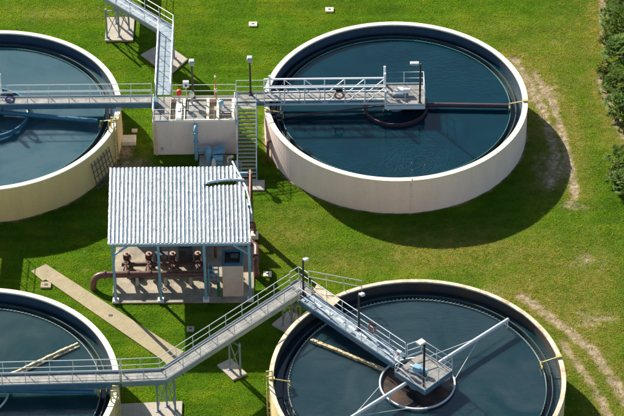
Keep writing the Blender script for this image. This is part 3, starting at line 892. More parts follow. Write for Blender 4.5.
def truss_bridge():
    z = DZ; y0, y1 = 14.26, 15.28; x0, x1 = -3.3, 5.28
    t = thing('tank_bridge', (x0, 14.75, 0), 'truss sided bridge with life ring over the clear teal tank', 'bridge', 'bridges carried over the tanks')
    b0_ = MB().box(((x0 + x1) / 2, (y0 + y1) / 2, z - 0.02), (x1 - x0, y1 - y0 - 0.06, 0.04))
    for y in (y0, y1):
        b = MB()
        b.beam((x0, y, z - 0.32), (x1, y, z - 0.32), 0.09, 0.14)
        b.beam((x0, y, z + 1.15), (x1, y, z + 1.15), 0.09, 0.10)
        b.beam((x0, y, z + 0.02), (x1, y, z + 0.02), 0.06, 0.10)
        b.beam((x0, y, z + 0.55), (x1, y, z + 0.55), 0.035, 0.035)
        k = 6
        for i in range(k + 1):
            x = x0 + (x1 - x0) * i / k
            b.beam((x, y, z - 0.36), (x, y, z + 1.15), 0.07, 0.07)
        for i in range(k):
            xa, xb = x0 + (x1 - x0) * i / k, x0 + (x1 - x0) * (i + 1) / k
            if i < 3: b.beam((xa, y, z + 1.1), (xb, y, z - 0.3), 0.05, 0.05)
            else: b.beam((xa, y, z - 0.3), (xb, y, z + 1.1), 0.05, 0.05)
        b.build('side_truss', M['rail_light'], t)
    b = b0_
    for i in range(16):
        x = x0 + (x1 - x0) * (i + 0.5) / 16
        b.beam((x, y0, z - 0.1), (x, y1, z - 0.1), 0.05, 0.14)
        b.beam((x, y0 + .05, z + 0.004), (x, y1 - .05, z + 0.004), 0.015, 0.012)
    b.build('deck', M['grating'], t)
    # walk from the block to the bridge
    MB().box((-4.3, 14.75, z - 0.05), (2.0, 1.0, 0.05)).build('deck', M['grating'], t)
    b = MB(); b.beam((-5.3, 14.22, z - 0.22), (-3.3, 14.22, z - 0.22), 0.08, 0.3); b.beam((-5.3, 15.27, z - 0.22), (-3.3, 15.27, z - 0.22), 0.08, 0.3); b.build('side_beam', M['blue_beam'], t)
    railing(t, [(-5.3, 15.27, z), (-3.35, 15.27, z)], M['rail'])
    # centre platform
    pa = [(5.28, 13.6), (8.06, 13.6), (8.06, 16.08), (5.28, 16.08)]
    MB().prism(pa, z - 0.06, z + 0.006).build('platform_deck', M['grating'], t)
    fr = MB()
    for i in range(4):
        p, q = pa[i], pa[(i + 1) % 4]
        fr.beam((p[0], p[1], z - 0.2), (q[0], q[1], z - 0.2), 0.08, 0.3)
    fr.build('platform_frame', M['rail_light'], t)
    railing(t, [up((5.28, 14.2)), up(pa[0]), up(pa[1]), up(pa[2]), up(pa[3]), up((5.28, 15.35))], M['rail_light'], sp=1.35)
    for px_, py_, hh_ in ((5.28, 16.05, 1.6), (5.28, 15.36, 1.5), (5.28, 13.62, 1.25), (-2.9, 15.36, 1.4)):
        MB().box((px_, py_, z + hh_ / 2), (0.15, 0.15, hh_)).build('gate_post', M['rail_light'], t)
truss_bridge()

# upper walkway (from block, north, then diagonal, then north out of frame)
tU = walkway('upper walkway running straight from the basin block and turning off towards the top left', [(-10.53, 15.32), (-10.56, 23.35), (-14.95, 27.75), (-14.95, 52)], 1.08, 3.0, M['grey_beam'], M['grating_blue'], M['rail_light'], 0.3)
leg_tower(tU, [(-15.2, 26.4), (-14.3, 26.5), (-13.6, 27.4), (-14.6, 28.2)], 2.7, M['grey_beam'])
leg_tower(tU, [(-11.3, 23.55), (-10.4, 22.6), (-10.1, 23.7)], 2.7, M['grey_beam'])
leg_tower(tU, [(-15.4, 44), (-14.5, 44)], 2.7, M['grey_beam'])
# walkway west of the frame between the left hand tanks (its shadow crosses the lawn)
tW = walkway('walkway joining the two left tanks', [(-23.45, 5.6), (-23.45, -6.2)], 1.05, 3.0 + 0.16, M['grey_beam'], M['grating'], M['rail'], 0.3)

leg_tower(tW, [(-23.9, 0.4), (-23.0, 0.4)], 2.85, M['grey_beam'])
# ---------------------------------------------------------------- basin block
def block():
    x0, x1, y0, y1, h = -11.2, -5.33, 12.25, 15.22, 2.87
    t = thing('basin_block', ((x0 + x1) / 2, (y0 + y1) / 2, 0), 'rectangular rose beige concrete basin block with railed top between the upper tanks', 'basin')
    wt = 0.28
    b = MB()
    b.box(((x0 + x1) / 2, y0 + wt / 2, h / 2 - 0.03), (x1 - x0, wt, h + 0.06))
    b.box(((x0 + x1) / 2, y1 - wt / 2, h / 2 - 0.03), (x1 - x0, wt, h + 0.06))
    b.box((x0 + wt / 2, (y0 + y1) / 2, h / 2 - 0.03), (wt, y1 - y0 - 2 * wt, h + 0.06))
    b.box((x1 - wt / 2, (y0 + y1) / 2, h / 2 - 0.03), (wt, y1 - y0 - 2 * wt, h + 0.06))
    b.build('wall', M['wall_rose'], t)
    b = MB()
    b.box(((x0 + x1) / 2, (y0 + y1) / 2, h - 0.35), (x1 - x0 - 2 * wt, y1 - y0 - 2 * wt, 0.06))
    b.build('basin_floor', M['slab'], t)
    c = MB()
    c.box(((x0 + x1) / 2, y0 + wt / 2, h + 0.015), (x1 - x0, wt, 0.025)); c.box(((x0 + x1) / 2, y1 - wt / 2, h + 0.015), (x1 - x0, wt, 0.025))
    c.box((x0 + wt / 2, (y0 + y1) / 2, h + 0.015), (wt, y1 - y0 - 2 * wt, 0.025)); c.box((x1 - wt / 2, (y0 + y1) / 2, h + 0.015), (wt, y1 - y0 - 2 * wt, 0.025))
    for xx in (-10.05, -9.0, -7.3, -6.6): c.box((xx, (y0 + y1) / 2, h - 0.14), (0.18, y1 - y0 - 2 * wt, 0.32))
    c.build('wall_top', M['coping'], t)
    g = MB()
    g.box((-10.53, (y0 + y1) / 2, h + 0.04), (1.0, y1 - y0 - 0.1, 0.03))
    g.box((-8.15, (y0 + y1) / 2, h - 0.1), (1.4, y1 - y0 - 2 * wt, 0.03))
    g.box((-6.0, (y0 + y1) / 2 + 0.4, h - 0.1), (0.9, 1.5, 0.03))
    g.build('grating', M['grating'], t)
    g = MB()
    g.box((-11.0, 14.2, h + 0.3), (0.32, 0.6, 0.5)); g.build('gate_housing', M['blue_beam'], t)
    z = h + 0.03
    railing(t, [(x1 - .06, y1 - 1.0, z), (x1 - .06, y0 + .06, z), (x0 + .06, y0 + .06, z), (x0 + .06, y1 - 1.1, z)], M['rail_light'])
    railing(t, [(x0 + 1.35, y1 - .06, z), (x1 - .02, y1 - .06, z)], M['rail'])
    railing(t, [(-13.2, y1 - .06, z), (x0 + .05, y1 - .06, z)], M['rail'], toe=False) if False else None
    # front drain pipe
    p = MB(); p.tube([(-8.15, y0 + 0.1, h - 0.2), (-8.15, y0 - 0.35, h - 0.2), (-8.15, y0 - 0.55, h - 0.3), (-8.15, y0 - 0.62, h - 0.55), (-8.15, y0 - 0.62, -0.1)], 0.13, 12)
    for zz in (0.6, 1.6, 2.4): p.lathe([(0.12, -.04), (0.18, -.04), (0.18, .04), (0.12, .04)], (-8.15, y0 - .62, zz), 14)
    p.build('down_pipe', M['teal'], t)
    p = MB(); p.tube([(-11.0, y0 - .1, 0), (-11.0, y0 - .1, h - .1)], 0.05, 8); p.box((-11.0, y0 - .08, 0.9), (0.2, 0.1, 0.2)); p.build('conduit', M['wall_sand'], t)
    p = MB(); p.box((-10.6, y0 - .06, 0.55), (0.16, 0.08, 0.22)); p.build('junction_box', M['lamp_grey'], t)
block()

# equipment on the basin
def gate_valve(x, y, z, col, label, big=True):
    t = thing('gate_actuator', (x, y, z), label, 'valve')
    MB().cyl((x, y, z), 0.07, 0.75, 10).build('stem', M['lamp_grey'], t)
    b = MB(); b.cyl((x, y, z + 0.75), 0.19, 0.26, 18); b.ball((x, y, z + 1.01), 0.19, 14, (1, 1, 0.6)); b.build('actuator_cap', col, t)
    b = MB(); b.box((x, y, z + 0.04), (0.4, 0.4, 0.08)); b.build('base_plate', M['lamp_grey'], t)
gate_valve(-9.35, 14.55, 2.87, M['red'], 'gate actuator with bright red round cap on the basin block')
gate_valve(-6.35, 13.6, 2.6, M['teal'], 'pale blue capped valve near the right end of the basin block')
gate_valve(-8.45, 14.5, 2.72, M['coping'], 'cream capped valve in the middle of the basin block top')
b = MB(); b.box((-9.35, 13.35, 2.98), (0.42, 1.65, 0.16)); b.box((-9.35, 13.5, 3.09), (0.2, 0.5, 0.08))
single(b, 'channel_cover', M['white'], (-9.35, 13.35, 2.9), 'white slab cover in front of the red capped actuator', 'cover', bevel=0.01)
b = MB(); b.box((-7.3, 13.8, 3.12), (0.2, 1.7, 0.12)); b.box((-7.3, 13.1, 2.97), (0.1, 0.1, 0.2)); b.box((-7.3, 14.5, 2.97), (0.1, 0.1, 0.2))
single(b, 'support_bar', M['coping'], (-7.3, 13.8, 2.9), 'cream bar lying across the basin block near its orange pole', 'bar', bevel=0.01)
t = thing('marker_pole', (-6.75, 15.0, 2.87), 'thin orange pole with pale tip at the back of the basin block', 'pole')
MB().tube([(-6.75, 15.0, 2.87), (-6.75, 15.0, 4.7)], 0.045, 8).build('pole', M['orange'], t)
MB().ball((-6.75, 15.0, 4.78), 0.09, 10).build('tip', M['lens'], t)
MB().box((-6.75, 14.98, 3.6), (0.18, 0.12, 0.25)).build('box', M['coping'], t)
t = thing('control_box', (-8.85, 15.05, 2.87), 'pale blue grey control box on a thin post behind the red capped actuator', 'control box')
MB().tube([(-8.85, 15.05, 2.87), (-8.85, 15.05, 3.9)], 0.03, 8).build('post', M['rail'], t)
MB().box((-8.85, 15.02, 4.15), (0.42, 0.25, 0.5)).build('cabinet', M['rail_light'], t, 0.02)
MB().box((-8.85, 14.888, 4.12), (0.16, 0.012, 0.16)).build('screen', M['dark'], t)

# ---------------------------------------------------------------- stair
def stair():
    x0, x1 = -5.2, -3.86; ya, za, yb, zb = 13.75, 3.10, 9.0, 0.05
    t = thing('steel_stair', (-4.53, 9.0, 0), 'straight steel stair with yellow edged treads down from the basin block', 'stairs')
    for x in (x0, x1):
        b = MB(); b.beam((x, ya + .1, za), (x, yb, zb), 0.06, 0.28); b.build('stringer', M['rail_light'], t)
    n_ = 20
    for i in range(n_):
        f = (i + 0.5) / n_
        y = ya + (yb - ya) * f; z = za + (zb - za) * f
        tr = MB().box(((x0 + x1) / 2, y, z), (x1 - x0 - 0.08, 0.19, 0.035)).build('tread', M['grey_beam'], t)
        MB().box(((x0 + x1) / 2, y - 0.098, z + 0.006), (x1 - x0 - 0.09, 0.03, 0.045)).build('nosing', M['yellow'], tr)
    for x in (x0, x1):
        railing(t, [(x, ya + .1, za), (x, yb, zb)], M['teal'], sp=1.8, toe=False)
    MB().box((-4.53, 14.0, 3.02), (1.34, 0.5, 0.05)).build('top_plate', M['grating'], t)
    for x in (x0, x1): MB().box((x, 13.95, 1.48), (0.1, 0.1, 2.96)).build('leg', M['grey_beam'], t)
stair()
single(MB().box((-4.3, 8.55, 0.03), (2.0, 1.1, 0.14)), 'stair_pad', M['concrete'], (-4.3, 8.55, 0), 'weathered concrete pad at the foot of the steel stair', 'concrete pad', 'concrete footing pads', 0.02)
single(MB().box((-5.55, 13.0, 2.7), (0.01, 0.01, 0.01)), 'hook', M['galv'], (-5.5, 13, 2.7), 'tiny hook', 'hook') if False else None

# ---------------------------------------------------------------- shed
def shed():
    t = thing('pump_shed', (-8.7, 0, 0), 'open sided pump shed with torn corrugated metal roof on pale blue posts', 'shed')
    MB().prism([(SLAB[0][0], SLAB[0][1]), (SLAB[1][0], SLAB[0][1]), (SLAB[1][0], SLAB[1][1]), (SLAB[0][0], SLAB[1][1])], -0.1, 0.08).build('floor_slab', M['slab'], t, 0.02)
    xs = (-13.17, -10.16, -7.14, -4.18); yf_, yb_ = -3.72, 3.75
    zf_, zb_ = 5.08, 5.05
    for x in xs:
        for y, zt in ((yf_, zf_), (yb_, zb_)):
            wd = 0.17 if not (x > -5 and y > 0) else 0.3
            p = MB().box((x, y, zt / 2 + .04), (wd, wd, zt - .08)).build('post', M['teal'] if y < 0 else M['brownpipe'], t)
            b = MB().box((x, y, 0.17), (0.42, 0.42, 0.18)); b.build('base', M['white'] if y < 0 else M['concrete'], p, 0.03)
    for y, z in ((yf_, zf_ - .1), (yb_, zb_ - .1), (0.0, (zf_ + zb_) / 2 - .1)):
        MB().beam((-13.3, y, z), (-4.05, y, z), 0.12, 0.2).build('beam', M['teal'], t)
    for x in xs:
        MB().beam((x, yf_, zf_ - .08), (x, yb_ + .3, zb_ - .08), 0.1, 0.16).build('rafter', M['pinkmotor'] if x > -5 else M['teal'], t)
    for x, s in ((-13.17, 1), (-4.18, -1)):
        MB().beam((x, yf_, zf_ - 1.0), (x + s * 1.0, yf_, zf_ - .2), 0.09, 0.12).build('knee_brace', M['teal'], t)
    # corrugated sheet with torn right hand edge and lifted flap
    X0, X1, Y0, Y1 = -13.45, -4.06, -3.80, 4.30
    pitch = 0.272; nx_ = int((X1 - X0) / pitch * 8); ny_ = 56
    zr = lambda x, y: 5.20 - 0.04 * (y - Y0) / (Y1 - Y0)
    def right_edge(y):
        f = (y - Y0) / (Y1 - Y0)
        base = X1
        if f > 0.36: base = X1 - 0.95 * ((f - 0.36) / 0.64) ** 1.5
        return base + 0.05 * math.sin(y * 5.1) * (f > 0.3) + 0.04 * math.sin(y * 11.7) * (f > 0.1)
    def rib(x):
        k = ((x - X0) / pitch) % 1.0
        # trapezoid rib
        if k < 0.55: return 0.0 + 0.004 * math.sin(k * 20)
        if k < 0.65: return -(k - 0.55) / 0.10 * 0.055
        if k < 0.90: return -0.055
        return -(1.0 - k) / 0.10 * 0.055
    V = []; Fc = []; val = []
    for j in range(ny_ + 1):
        y = Y0 + (Y1 - Y0) * j / ny_
        xe = right_edge(y)
        for i in range(nx_ + 1):
            x = X0 + (X1 - X0) * i / nx_
            dz = rib(x) + 0.006 * math.sin(x * 2.3 + y * 1.9) + random.uniform(-.003, .003) + (0.012 + random.uniform(-.01, .01) if j % 7 == 3 else 0)
            f = (y - Y0) / (Y1 - Y0)
            lift = 0
            over = x - (xe - 0.5)
            if over > 0 and f > 0.3: lift = 0.35 * over * (f - 0.3)
            xx = min(x, xe + 0.01 * math.sin(y * 30))
            V.append((xx - 0.26 * f, y, zr(x, y) + dz + lift))
    gap0, gap1 = -7.05, -4.75
    for j in range(ny_):
        for i in range(nx_):
            a = j * (nx_ + 1) + i
            x = X0 + (X1 - X0) * (i + .5) / nx_; y = Y0 + (Y1 - Y0) * (j + .5) / ny_
            if x > right_edge(y) + .02: continue
            # long narrow tear
            yt = 2.22 + 0.30 * math.sin((x - gap0) / (gap1 - gap0) * 2.2)
            if gap0 < x < gap1 and abs(y - yt) < 0.18: continue
            Fc.append((a, a + 1, a + nx_ + 2, a + nx_ + 1))
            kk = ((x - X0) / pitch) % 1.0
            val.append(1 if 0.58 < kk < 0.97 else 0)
    me_ = MB(); me_.add(V, Fc, False)
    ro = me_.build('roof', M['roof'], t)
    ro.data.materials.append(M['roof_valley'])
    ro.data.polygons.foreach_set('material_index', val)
    sm = ro.modifiers.new('thickness', 'SOLIDIFY'); sm.thickness = 0.006
    # folded flap along the tear and curled trim strip
    fl = MB(); V = []
    for i in range(25):
        f = i / 24; x = gap0 + (gap1 - gap0 + 0.2) * f
        y = 2.32 + 0.30 * math.sin(f * 2.2); z = 5.24
        V += [(x, y - 0.02, z), (x, y + 0.03, z + 0.10 + 0.02 * math.sin(f * 17)), (x, y + 0.13, z + 0.12), (x, y + 0.19, z + 0.04)]
    fl.add(V, [(i * 4 + k, i * 4 + 4 + k, i * 4 + 5 + k, i * 4 + 1 + k) for i in range(24) for k in range(3)], False)
    o_ = fl.build('torn_flap', M['torn'], t); sm = o_.modifiers.new('t', 'SOLIDIFY'); sm.thickness = 0.01
    tr = MB(); V = []
    pts = [(-5.35, 4.75, 5.3), (-5.15, 4.1, 5.25), (-4.85, 3.3, 5.3), (-4.62, 2.6, 5.22), (-4.40, 1.9, 5.28), (-4.2, 1.0, 5.12), (-4.12, 0.2, 5.15), (-4.02, -0.5, 5.05), (-4.05, -1.3, 5.0)]
    for i, (x, y, z) in enumerate(pts):
        wv = 0.05 * math.sin(i * 2.1)
        V += [(x - .09 + .04 * math.sin(i * 3.1), y, z - .06), (x, y + wv, z - .03), (x + .07, y, z - .14)]
    tr.add(V, [(i * 3 + k, i * 3 + 1 + k, i * 3 + 4 + k, i * 3 + 3 + k) for i in range(len(pts) - 1) for k in range(2)], False)
    o_ = tr.build('bent_trim', M['torn'], t); sm = o_.modifiers.new('t', 'SOLIDIFY'); sm.thickness = 0.012
    MB().box(((X0 + X1) / 2, Y0 - 0.02, 5.13), (X1 - X0, 0.03, 0.08)).build('eave_trim', M['rail_light'], t)
    # rear wall panel added under the roof, mostly out of view, to shade the floor
    MB().box((-9.2, 3.9, 1.6), (8.0, 0.1, 3.1)).build('rear_panel', M['grey_beam'], t)
shed()

def pump(x, y, label):
    t = thing('pump', (x, y, 0.08), label, 'pump', 'brown vertical pumps in a row under the shed roof')
    b = MB(); b.box((x, y, 0.16), (0.62, 0.62, 0.16)); b.build('plinth', M['slab'], t, 0.02)
    b = MB(); b.ball((x, y, 0.5), 0.34, 16, (1, 1, 0.8)); b.cyl((x, y, 0.24), 0.16, 0.3, 12); b.cyl((x, y, 0.75), 0.26, 0.06, 16); b.cyl((x, y, 0.22), 0.26, 0.06, 16)
    b.build('casing', M['brownpump'], t)
    b = MB(); b.tube([(x, y, 0.5), (x, y - 0.55, 0.5)], 0.14, 12); b.lathe([(0.1, -.03), (0.22, -.03), (0.22, .03), (0.1, .03)], (x, y, 0.8), 14)
    b.box((x, y - .5, .5), (.4, .05, .4)); b.build('outlet', M['brownpump'], t)
    b = MB(); b.cyl((x, y, 0.81), 0.17, 0.25, 12); b.cyl((x, y, 1.06), 0.23, 0.55, 16)
    for k in range(12):
        a = k * math.pi / 6; b.box((x + .24 * math.cos(a), y + .24 * math.sin(a), 1.32), (0.05, 0.02, 0.46), a)
    b.build('motor', M['brownpump'], t)
    b = MB(); b.cyl((x, y, 1.61), 0.22, 0.08, 16); b.cyl((x, y, 1.69), 0.12, 0.14, 12, 0.07); b.box((x + .25, y - .12, 1.35), (.16, .2, .22)); b.build('motor_cap', M['pinkmotor'], t)
    t.scale = (0.95, 0.95, 0.78)
PX = (-12.55, -11.05, -9.45, -7.75)
for x, lb in zip(PX, ('brown vertical pump nearest the left corner post of the shed', 'brown vertical pump, second from the left, before the shaded floor',
                      'brown vertical pump just right of the second front post', 'brown vertical pump beside the third front post of the shed')):
    pump(x, -0.25, lb)
def flanges(b, pts, r):
    for (x, y, z, ax) in pts:
        if ax == 'x': b.tube([(x - .05, y, z), (x + .05, y, z)], r * 1.4, 14)
        elif ax == 'z': b.tube([(x, y, z - .05), (x, y, z + .05)], r * 1.4, 14)
        else: b.tube([(x, y - .05, z), (x, y + .05, z)], r * 1.4, 14)
def elbow(a, b_, c_, k=7):
    a, b_, c_ = Vector(a), Vector(b_), Vector(c_)
    return [(a * (1 - t) ** 2 + b_ * 2 * t * (1 - t) + c_ * t * t) for t in [i / k for i in range(k + 1)]]
t = thing('header_pipe', (-10, -1.6, 0), 'thick brown pipe leaving the shed on the left and bending down into the lawn', 'pipe')
zc = 1.0; yc = -2.03
b = MB(); b.tube([Vector((-7.2, yc, zc)), Vector((-13.6, yc, zc))] + elbow((-14.0, yc, zc), (-14.75, yc - .03, zc), (-14.75, yc - .25, zc - .75)) + [Vector((-14.75, yc - .3, -0.2))], 0.22, 16)
b.build('pipe', M['brownpipe'], t)
b = MB(); flanges(b, [(-13.95, yc, zc, 'x'), (-12.4, yc, zc, 'x'), (-10.9, yc, zc, 'x'), (-9.3, yc, zc, 'x'), (-7.3, yc, zc, 'x')], 0.22); b.build('flange', M['brownpipe'], t)
for x in (-13.3, -11.8, -9.9, -8.2): MB().box((x, yc, 0.43), (0.2, 0.25, 0.70)).build('support', M['concrete'], t)
t = thing('manifold_pipe', (-10, -0.6, 0), 'thinner brown pipe along the front of the pumps, behind the thick one', 'pipe')
b = MB(); b.tube([(-12.9, -0.55, 0.62), (-7.3, -0.55, 0.62)], 0.15, 14); b.build('pipe', M['brownpipe'], t)
for x in PX:
    b = MB(); b.tube([(x, -0.55, .62), (x, -1.2, .78), (x, -1.85, .98)], 0.12, 12); b.box((x, -1.05, 0.72), (0.34, 0.22, 0.34)); b.cyl((x, -1.05, 0.88), 0.035, 0.3, 8); b.lathe([(0.1, 0), (0.15, 0), (0.15, .03), (0.1, .03)], (x, -1.05, 1.18), 14); b.build('valve', M['brownpump'], t)
t = thing('rear_pipe', (-8, 2.2, 0), 'high brown pipe behind the pumps under the shed roof', 'pipe')
b = MB(); b.tube([(-10.6, 0.75, 1.75), (-6.3, 0.75, 1.75)], 0.13, 14)
for x in (-10.4, -8.7, -6.6): b.tube([(x, 0.75, 1.75), (x, 0.75, 0.08)], 0.1, 10)
b.build('pipe', M['brownpipe'], t)
b = MB(); flanges(b, [(-9.3, 0.75, 1.75, 'x')], 0.13); b.build('flange', M['brownpipe'], t)
t = thing('outlet_pipe', (-3.7, -1, 0), 'brown pipe bending down to the grass at the right side of the shed', 'pipe')
b = MB(); b.tube([Vector((-6.0, 0.9, 1.15)), Vector((-4.5, 0.9, 1.15))] + elbow((-4.3, 0.9, 1.15), (-3.8, 0.9, 1.15), (-3.8, 0.4, 1.15)) + [Vector((-3.8, -0.6, 1.15))] + elbow((-3.8, -0.8, 1.15), (-3.8, -1.2, 1.15), (-3.8, -1.2, .6)) + [Vector((-3.8, -1.2, -.2))], 0.19, 14)
b.build('pipe', M['brownpipe'], t)
for q_ in ((-4.5, .9, 1.15, 'x'), (-3.8, -.5, 1.15, 'y')):
    b = MB(); flanges(b, [q_], 0.19); b.build('flange', M['brownpipe'], t)
t = thing('vent_pipe', (-3.95, 3.0, 0), 'short slim brown riser pipe on a cream block beside the right edge of the roof', 'pipe')
b = MB(); b.tube([(-4.6, 3.0, 1.3), (-4.05, 3.0, 1.3), (-3.95, 2.95, 1.2), (-3.95, 2.9, 0)], 0.09, 10); b.build('pipe', M['brownpipe'], t)
b = MB(); b.box((-3.95, 2.9, 0.2), (0.5, 0.5, 0.35)); b.build('base_block', M['coping'], t)

t = thing('switch_box', (-8.7, 0.6, 0.08), 'dark grey switch box between the brown pumps at the middle of the shed', 'switch box')
MB().box((-8.6, 0.35, 0.75), (0.95, 0.35, 1.25)).build('body', M['grey_dark'], t, 0.02)
b = MB(); b.box((-8.75, 0.165, 0.95), (0.3, 0.02, 0.4)); b.build('door', M['black'], t)
t = thing('bench', (-10.2, 0.9, 0.08), 'low dark equipment bench between the second and third pumps', 'bench')
MB().box((-10.25, 0.5, 0.72), (0.9, 0.5, 0.06)).build('top', M['grey_dark'], t)
for x_ in (-10.62, -9.88): MB().box((x_, 0.5, 0.385), (0.06, 0.42, 0.61)).build('leg', M['grey_dark'], t)
t = thing('hose_coil', (-12.0, -1.2, 0.08), 'coiled dark hose on the sunlit slab under the pipes', 'hose')
b = MB(); b.tube([(-11.9 + (.22 + .012 * i) * math.cos(i * .5), -1.15 + (.22 + .012 * i) * math.sin(i * .5), 0.12 + .002 * i) for i in range(38)], 0.025, 6); b.build('hose', M['black'], t)

def kiosk():
    t = thing('control_cabinet', (-5.35, -2.7, 0.08), 'tall tan cabinet with blue framed dark top opening at the right end of the shed', 'cabinet')
    x0, x1, y0, y1, h = -6.02, -4.66, -3.35, -1.75, 2.75
    MB().box(((x0 + x1) / 2, (y0 + y1) / 2, h / 2 + .04), (x1 - x0, y1 - y0, h - .08)).build('body', M['tan'], t, 0.02)
    fr = MB(); w_ = 0.2; zt = h + 0.06
    fr.box(((x0 + x1) / 2, y0 + w_ / 2, zt), (x1 - x0 + .06, w_, 0.14)); fr.box(((x0 + x1) / 2, y1 - w_ / 2, zt), (x1 - x0 + .06, w_, 0.14))
    fr.box((x0 + w_ / 2 - .03, (y0 + y1) / 2, zt), (w_, y1 - y0 - 2 * w_, 0.14)); fr.box((x1 - w_ / 2 + .03, (y0 + y1) / 2, zt), (w_, y1 - y0 - 2 * w_, 0.14))
    fr.build('top_frame', M['teal_dark'], t)
    MB().box(((x0 + x1) / 2, (y0 + y1) / 2, h + .012), (x1 - x0 - 2 * w_ + .06, y1 - y0 - 2 * w_, 0.02)).build('opening', M['dark'], t)
    MB().box((-5.2, -2.35, h + .05), (0.5, 0.5, 0.05)).build('inner_lid', M['grey_dark'], t)
    b = MB(); b.box((x0 + .12, y0 - .015, 2.3), (.05, .03, .12)); b.box((x0 + .12, y0 - .015, 0.9), (.05, .03, .12)); b.build('hinge', M['lamp_grey'], t)
kiosk()
t = thing('pipe_rack', (-6.5, -2.6, 0.08), 'pale blue open rack with two shelves left of the tan cabinet', 'rack')
b = MB()
for x, y in ((-6.95, -2.9), (-6.3, -2.9), (-6.95, -2.3), (-6.3, -2.3)): b.box((x, y, 1.1), (0.07, 0.07, 2.05))
b.build('frame', M['teal'], t)
for z in (1.2, 1.6, 2.05):
    b = MB(); b.box((-6.62, -2.9, z), (0.6, 0.05, 0.06)); b.box((-6.62, -2.3, z), (0.6, 0.05, 0.06)); b.box((-6.62, -2.6, z), (0.05, 0.6, 0.05)); b.build('shelf', M['teal'], t)
b = MB(); b.box((-6.8, -2.6, 1.78), (0.22, 0.4, 0.3)); b.build('meter', M['teal_dark'], t)
t = thing('pole_tank', (-6.32, -3.25, 0.08), 'slim dark green cylinder standing beside the tan cabinet', 'cylinder')
b = MB(); b.cyl((-6.3, -3.25, 0.08), 0.11, 1.2, 14); b.ball((-6.3, -3.25, 1.28), 0.11, 12); b.build('body', M['green'], t)
MB().cyl((-6.3, -3.25, 1.36), 0.04, 0.12, 8).build('valve', M['lamp_grey'], t)

# ---------------------------------------------------------------- blue pump set behind the shed
t = thing('blue_pump_set', (-7.0, 11.2, 0), 'pale blue pump skid between the basin block and the shed roof', 'pump')
b = MB(); b.box((-6.8, 11.1, 0.12), (2.3, 1.5, 0.2)); b.build('base', M['concrete'], t, 0.02)
b = MB(); b.cyl((-7.25, 11.2, 0.22), 0.22, 0.95, 16); b.ball((-7.25, 11.2, 1.17), 0.22, 14, (1, 1, .6)); b.cyl((-7.25, 11.2, 0.8), 0.30, 0.07, 16); b.cyl((-7.25, 11.2, 1.28), 0.13, 0.22, 12); b.build('filter', M['teal'], t)
b = MB(); b.tube([(-6.95, 11.0, 0.62), (-6.25, 11.0, 0.62)], 0.25, 16); b.box((-6.6, 11.0, .3), (.6, .4, .2)); b.build('motor', M['teal'], t)
b = MB(); b.beam((-6.95, 11.35, 0.95), (-6.1, 11.2, 1.15), 0.5, 0.16); b.box((-6.5, 11.5, 0.75), (0.7, 0.2, 0.9)); b.tube([(-6.2, 11.5, .3), (-6.2, 11.5, 1.5)], .06, 8); b.build('valve_body', M['teal'], t)
b = MB(); b.tube([(-8.05, 11.63, 0.85), (-7.5, 11.63, 0.85), (-7.3, 11.5, .85), (-7.25, 11.2, .85)], 0.12, 12); b.build('suction_pipe', M['teal'], t)
b = MB(); b.tube([(-5.9, 10.9, 0), (-5.9, 10.9, 0.7), (-5.65, 10.9, .8)], 0.07, 10); b.ball((-5.6, 10.9, .8), .12, 10); b.build('hydrant_pipe', M['coping'], t)
b = MB(); b.box((-6.9, 10.6, .4), (.3, .3, .4)); b.cyl((-6.9, 10.6, .6), .12, .2, 12); b.build('valve', M['white'], t)
single(MB().box((-5.15, 10.3, 0.4), (0.5, 0.35, 0.8)), 'junction_cabinet', M['lamp_grey'], (-5.15, 10.3, 0), 'small grey cabinet by the foot of the steel stair', 'cabinet', bevel=0.02)

t = thing('leaning_frame', tuple(polar(TB, R + 0.5, -30, 0)), 'bluish lattice frame leaning against the sandy yellow tank beside its ladder', 'frame')
b = MB()
for i in range(7):
    a = -37 + i * 2.2
    b.tube([polar(TB, R + 0.55, a, 0.05), polar(TB, R + 0.06, a, 2.2)], 0.035, 6)
for i in range(5):
    f = (i + .3) / 5
    b.tube([polar(TB, R + 0.55 - .49 * f, a_, 0.05 + 2.15 * f) for a_ in (-37.5, -33, -28, -23.5)], 0.03, 6)
b.build('frame', M['grey_dark'], t)
# ---------------------------------------------------------------- lamps
def lamp(base, h, label, style):
    x, y, z = base
    t = thing('street_lamp', base, label, 'lamp post', 'lamp posts on the walkways and tanks')
    b = MB(); b.tube([(x, y, z), (x, y, z + h)], 0.085, 10, 0.065); b.box((x, y, z + 0.03), (0.28, 0.28, 0.06)); b.build('pole', M['black'], t)
    if style == 'lantern':
        hd = MB(); hd.box((x, y, z + h + 0.14), (0.40, 0.40, 0.26)); hd.box((x, y, z + h + 0.31), (0.34, 0.34, 0.08)); hd.build('lamp_head', M['lamp_grey'], t, 0.02)
        MB().box((x, y - 0.03, z + h - 0.01), (0.28, 0.28, 0.04)).build('lens', M['lens'], t)
    elif style == 'flood':
        hd = MB(); hd.beam((x + .05, y, z + h - .02), (x - 0.75, y, z + h - .02), 0.05, 0.05); hd.box((x - 0.42, y, z + h + 0.05), (0.62, 0.30, 0.14)); hd.build('lamp_head', M['lamp_grey'], t, 0.02)
        MB().box((x - 0.42, y, z + h - 0.035), (0.5, 0.24, 0.02)).build('lens', M['lens'], t)
    else:
        hd = MB(); hd.ball((x + 0.22, y - 0.02, z + h + 0.05), 0.19, 12, (1, 1, 0.55)); hd.box((x + .14, y, z + h + .06), (.3, .16, .1)); hd.beam((x, y, z + h), (x + .2, y, z + h + .03), .05, .05); hd.build('lamp_head', M['lens'], t)
lamp((-8.38, 15.10, 2.90), 2.95, 'grey lantern headed lamp post behind the basin block', 'lantern')
lamp((-4.28, 15.10, 3.13), 2.95, 'grey lantern headed lamp post above the head of the steel stair', 'lantern')
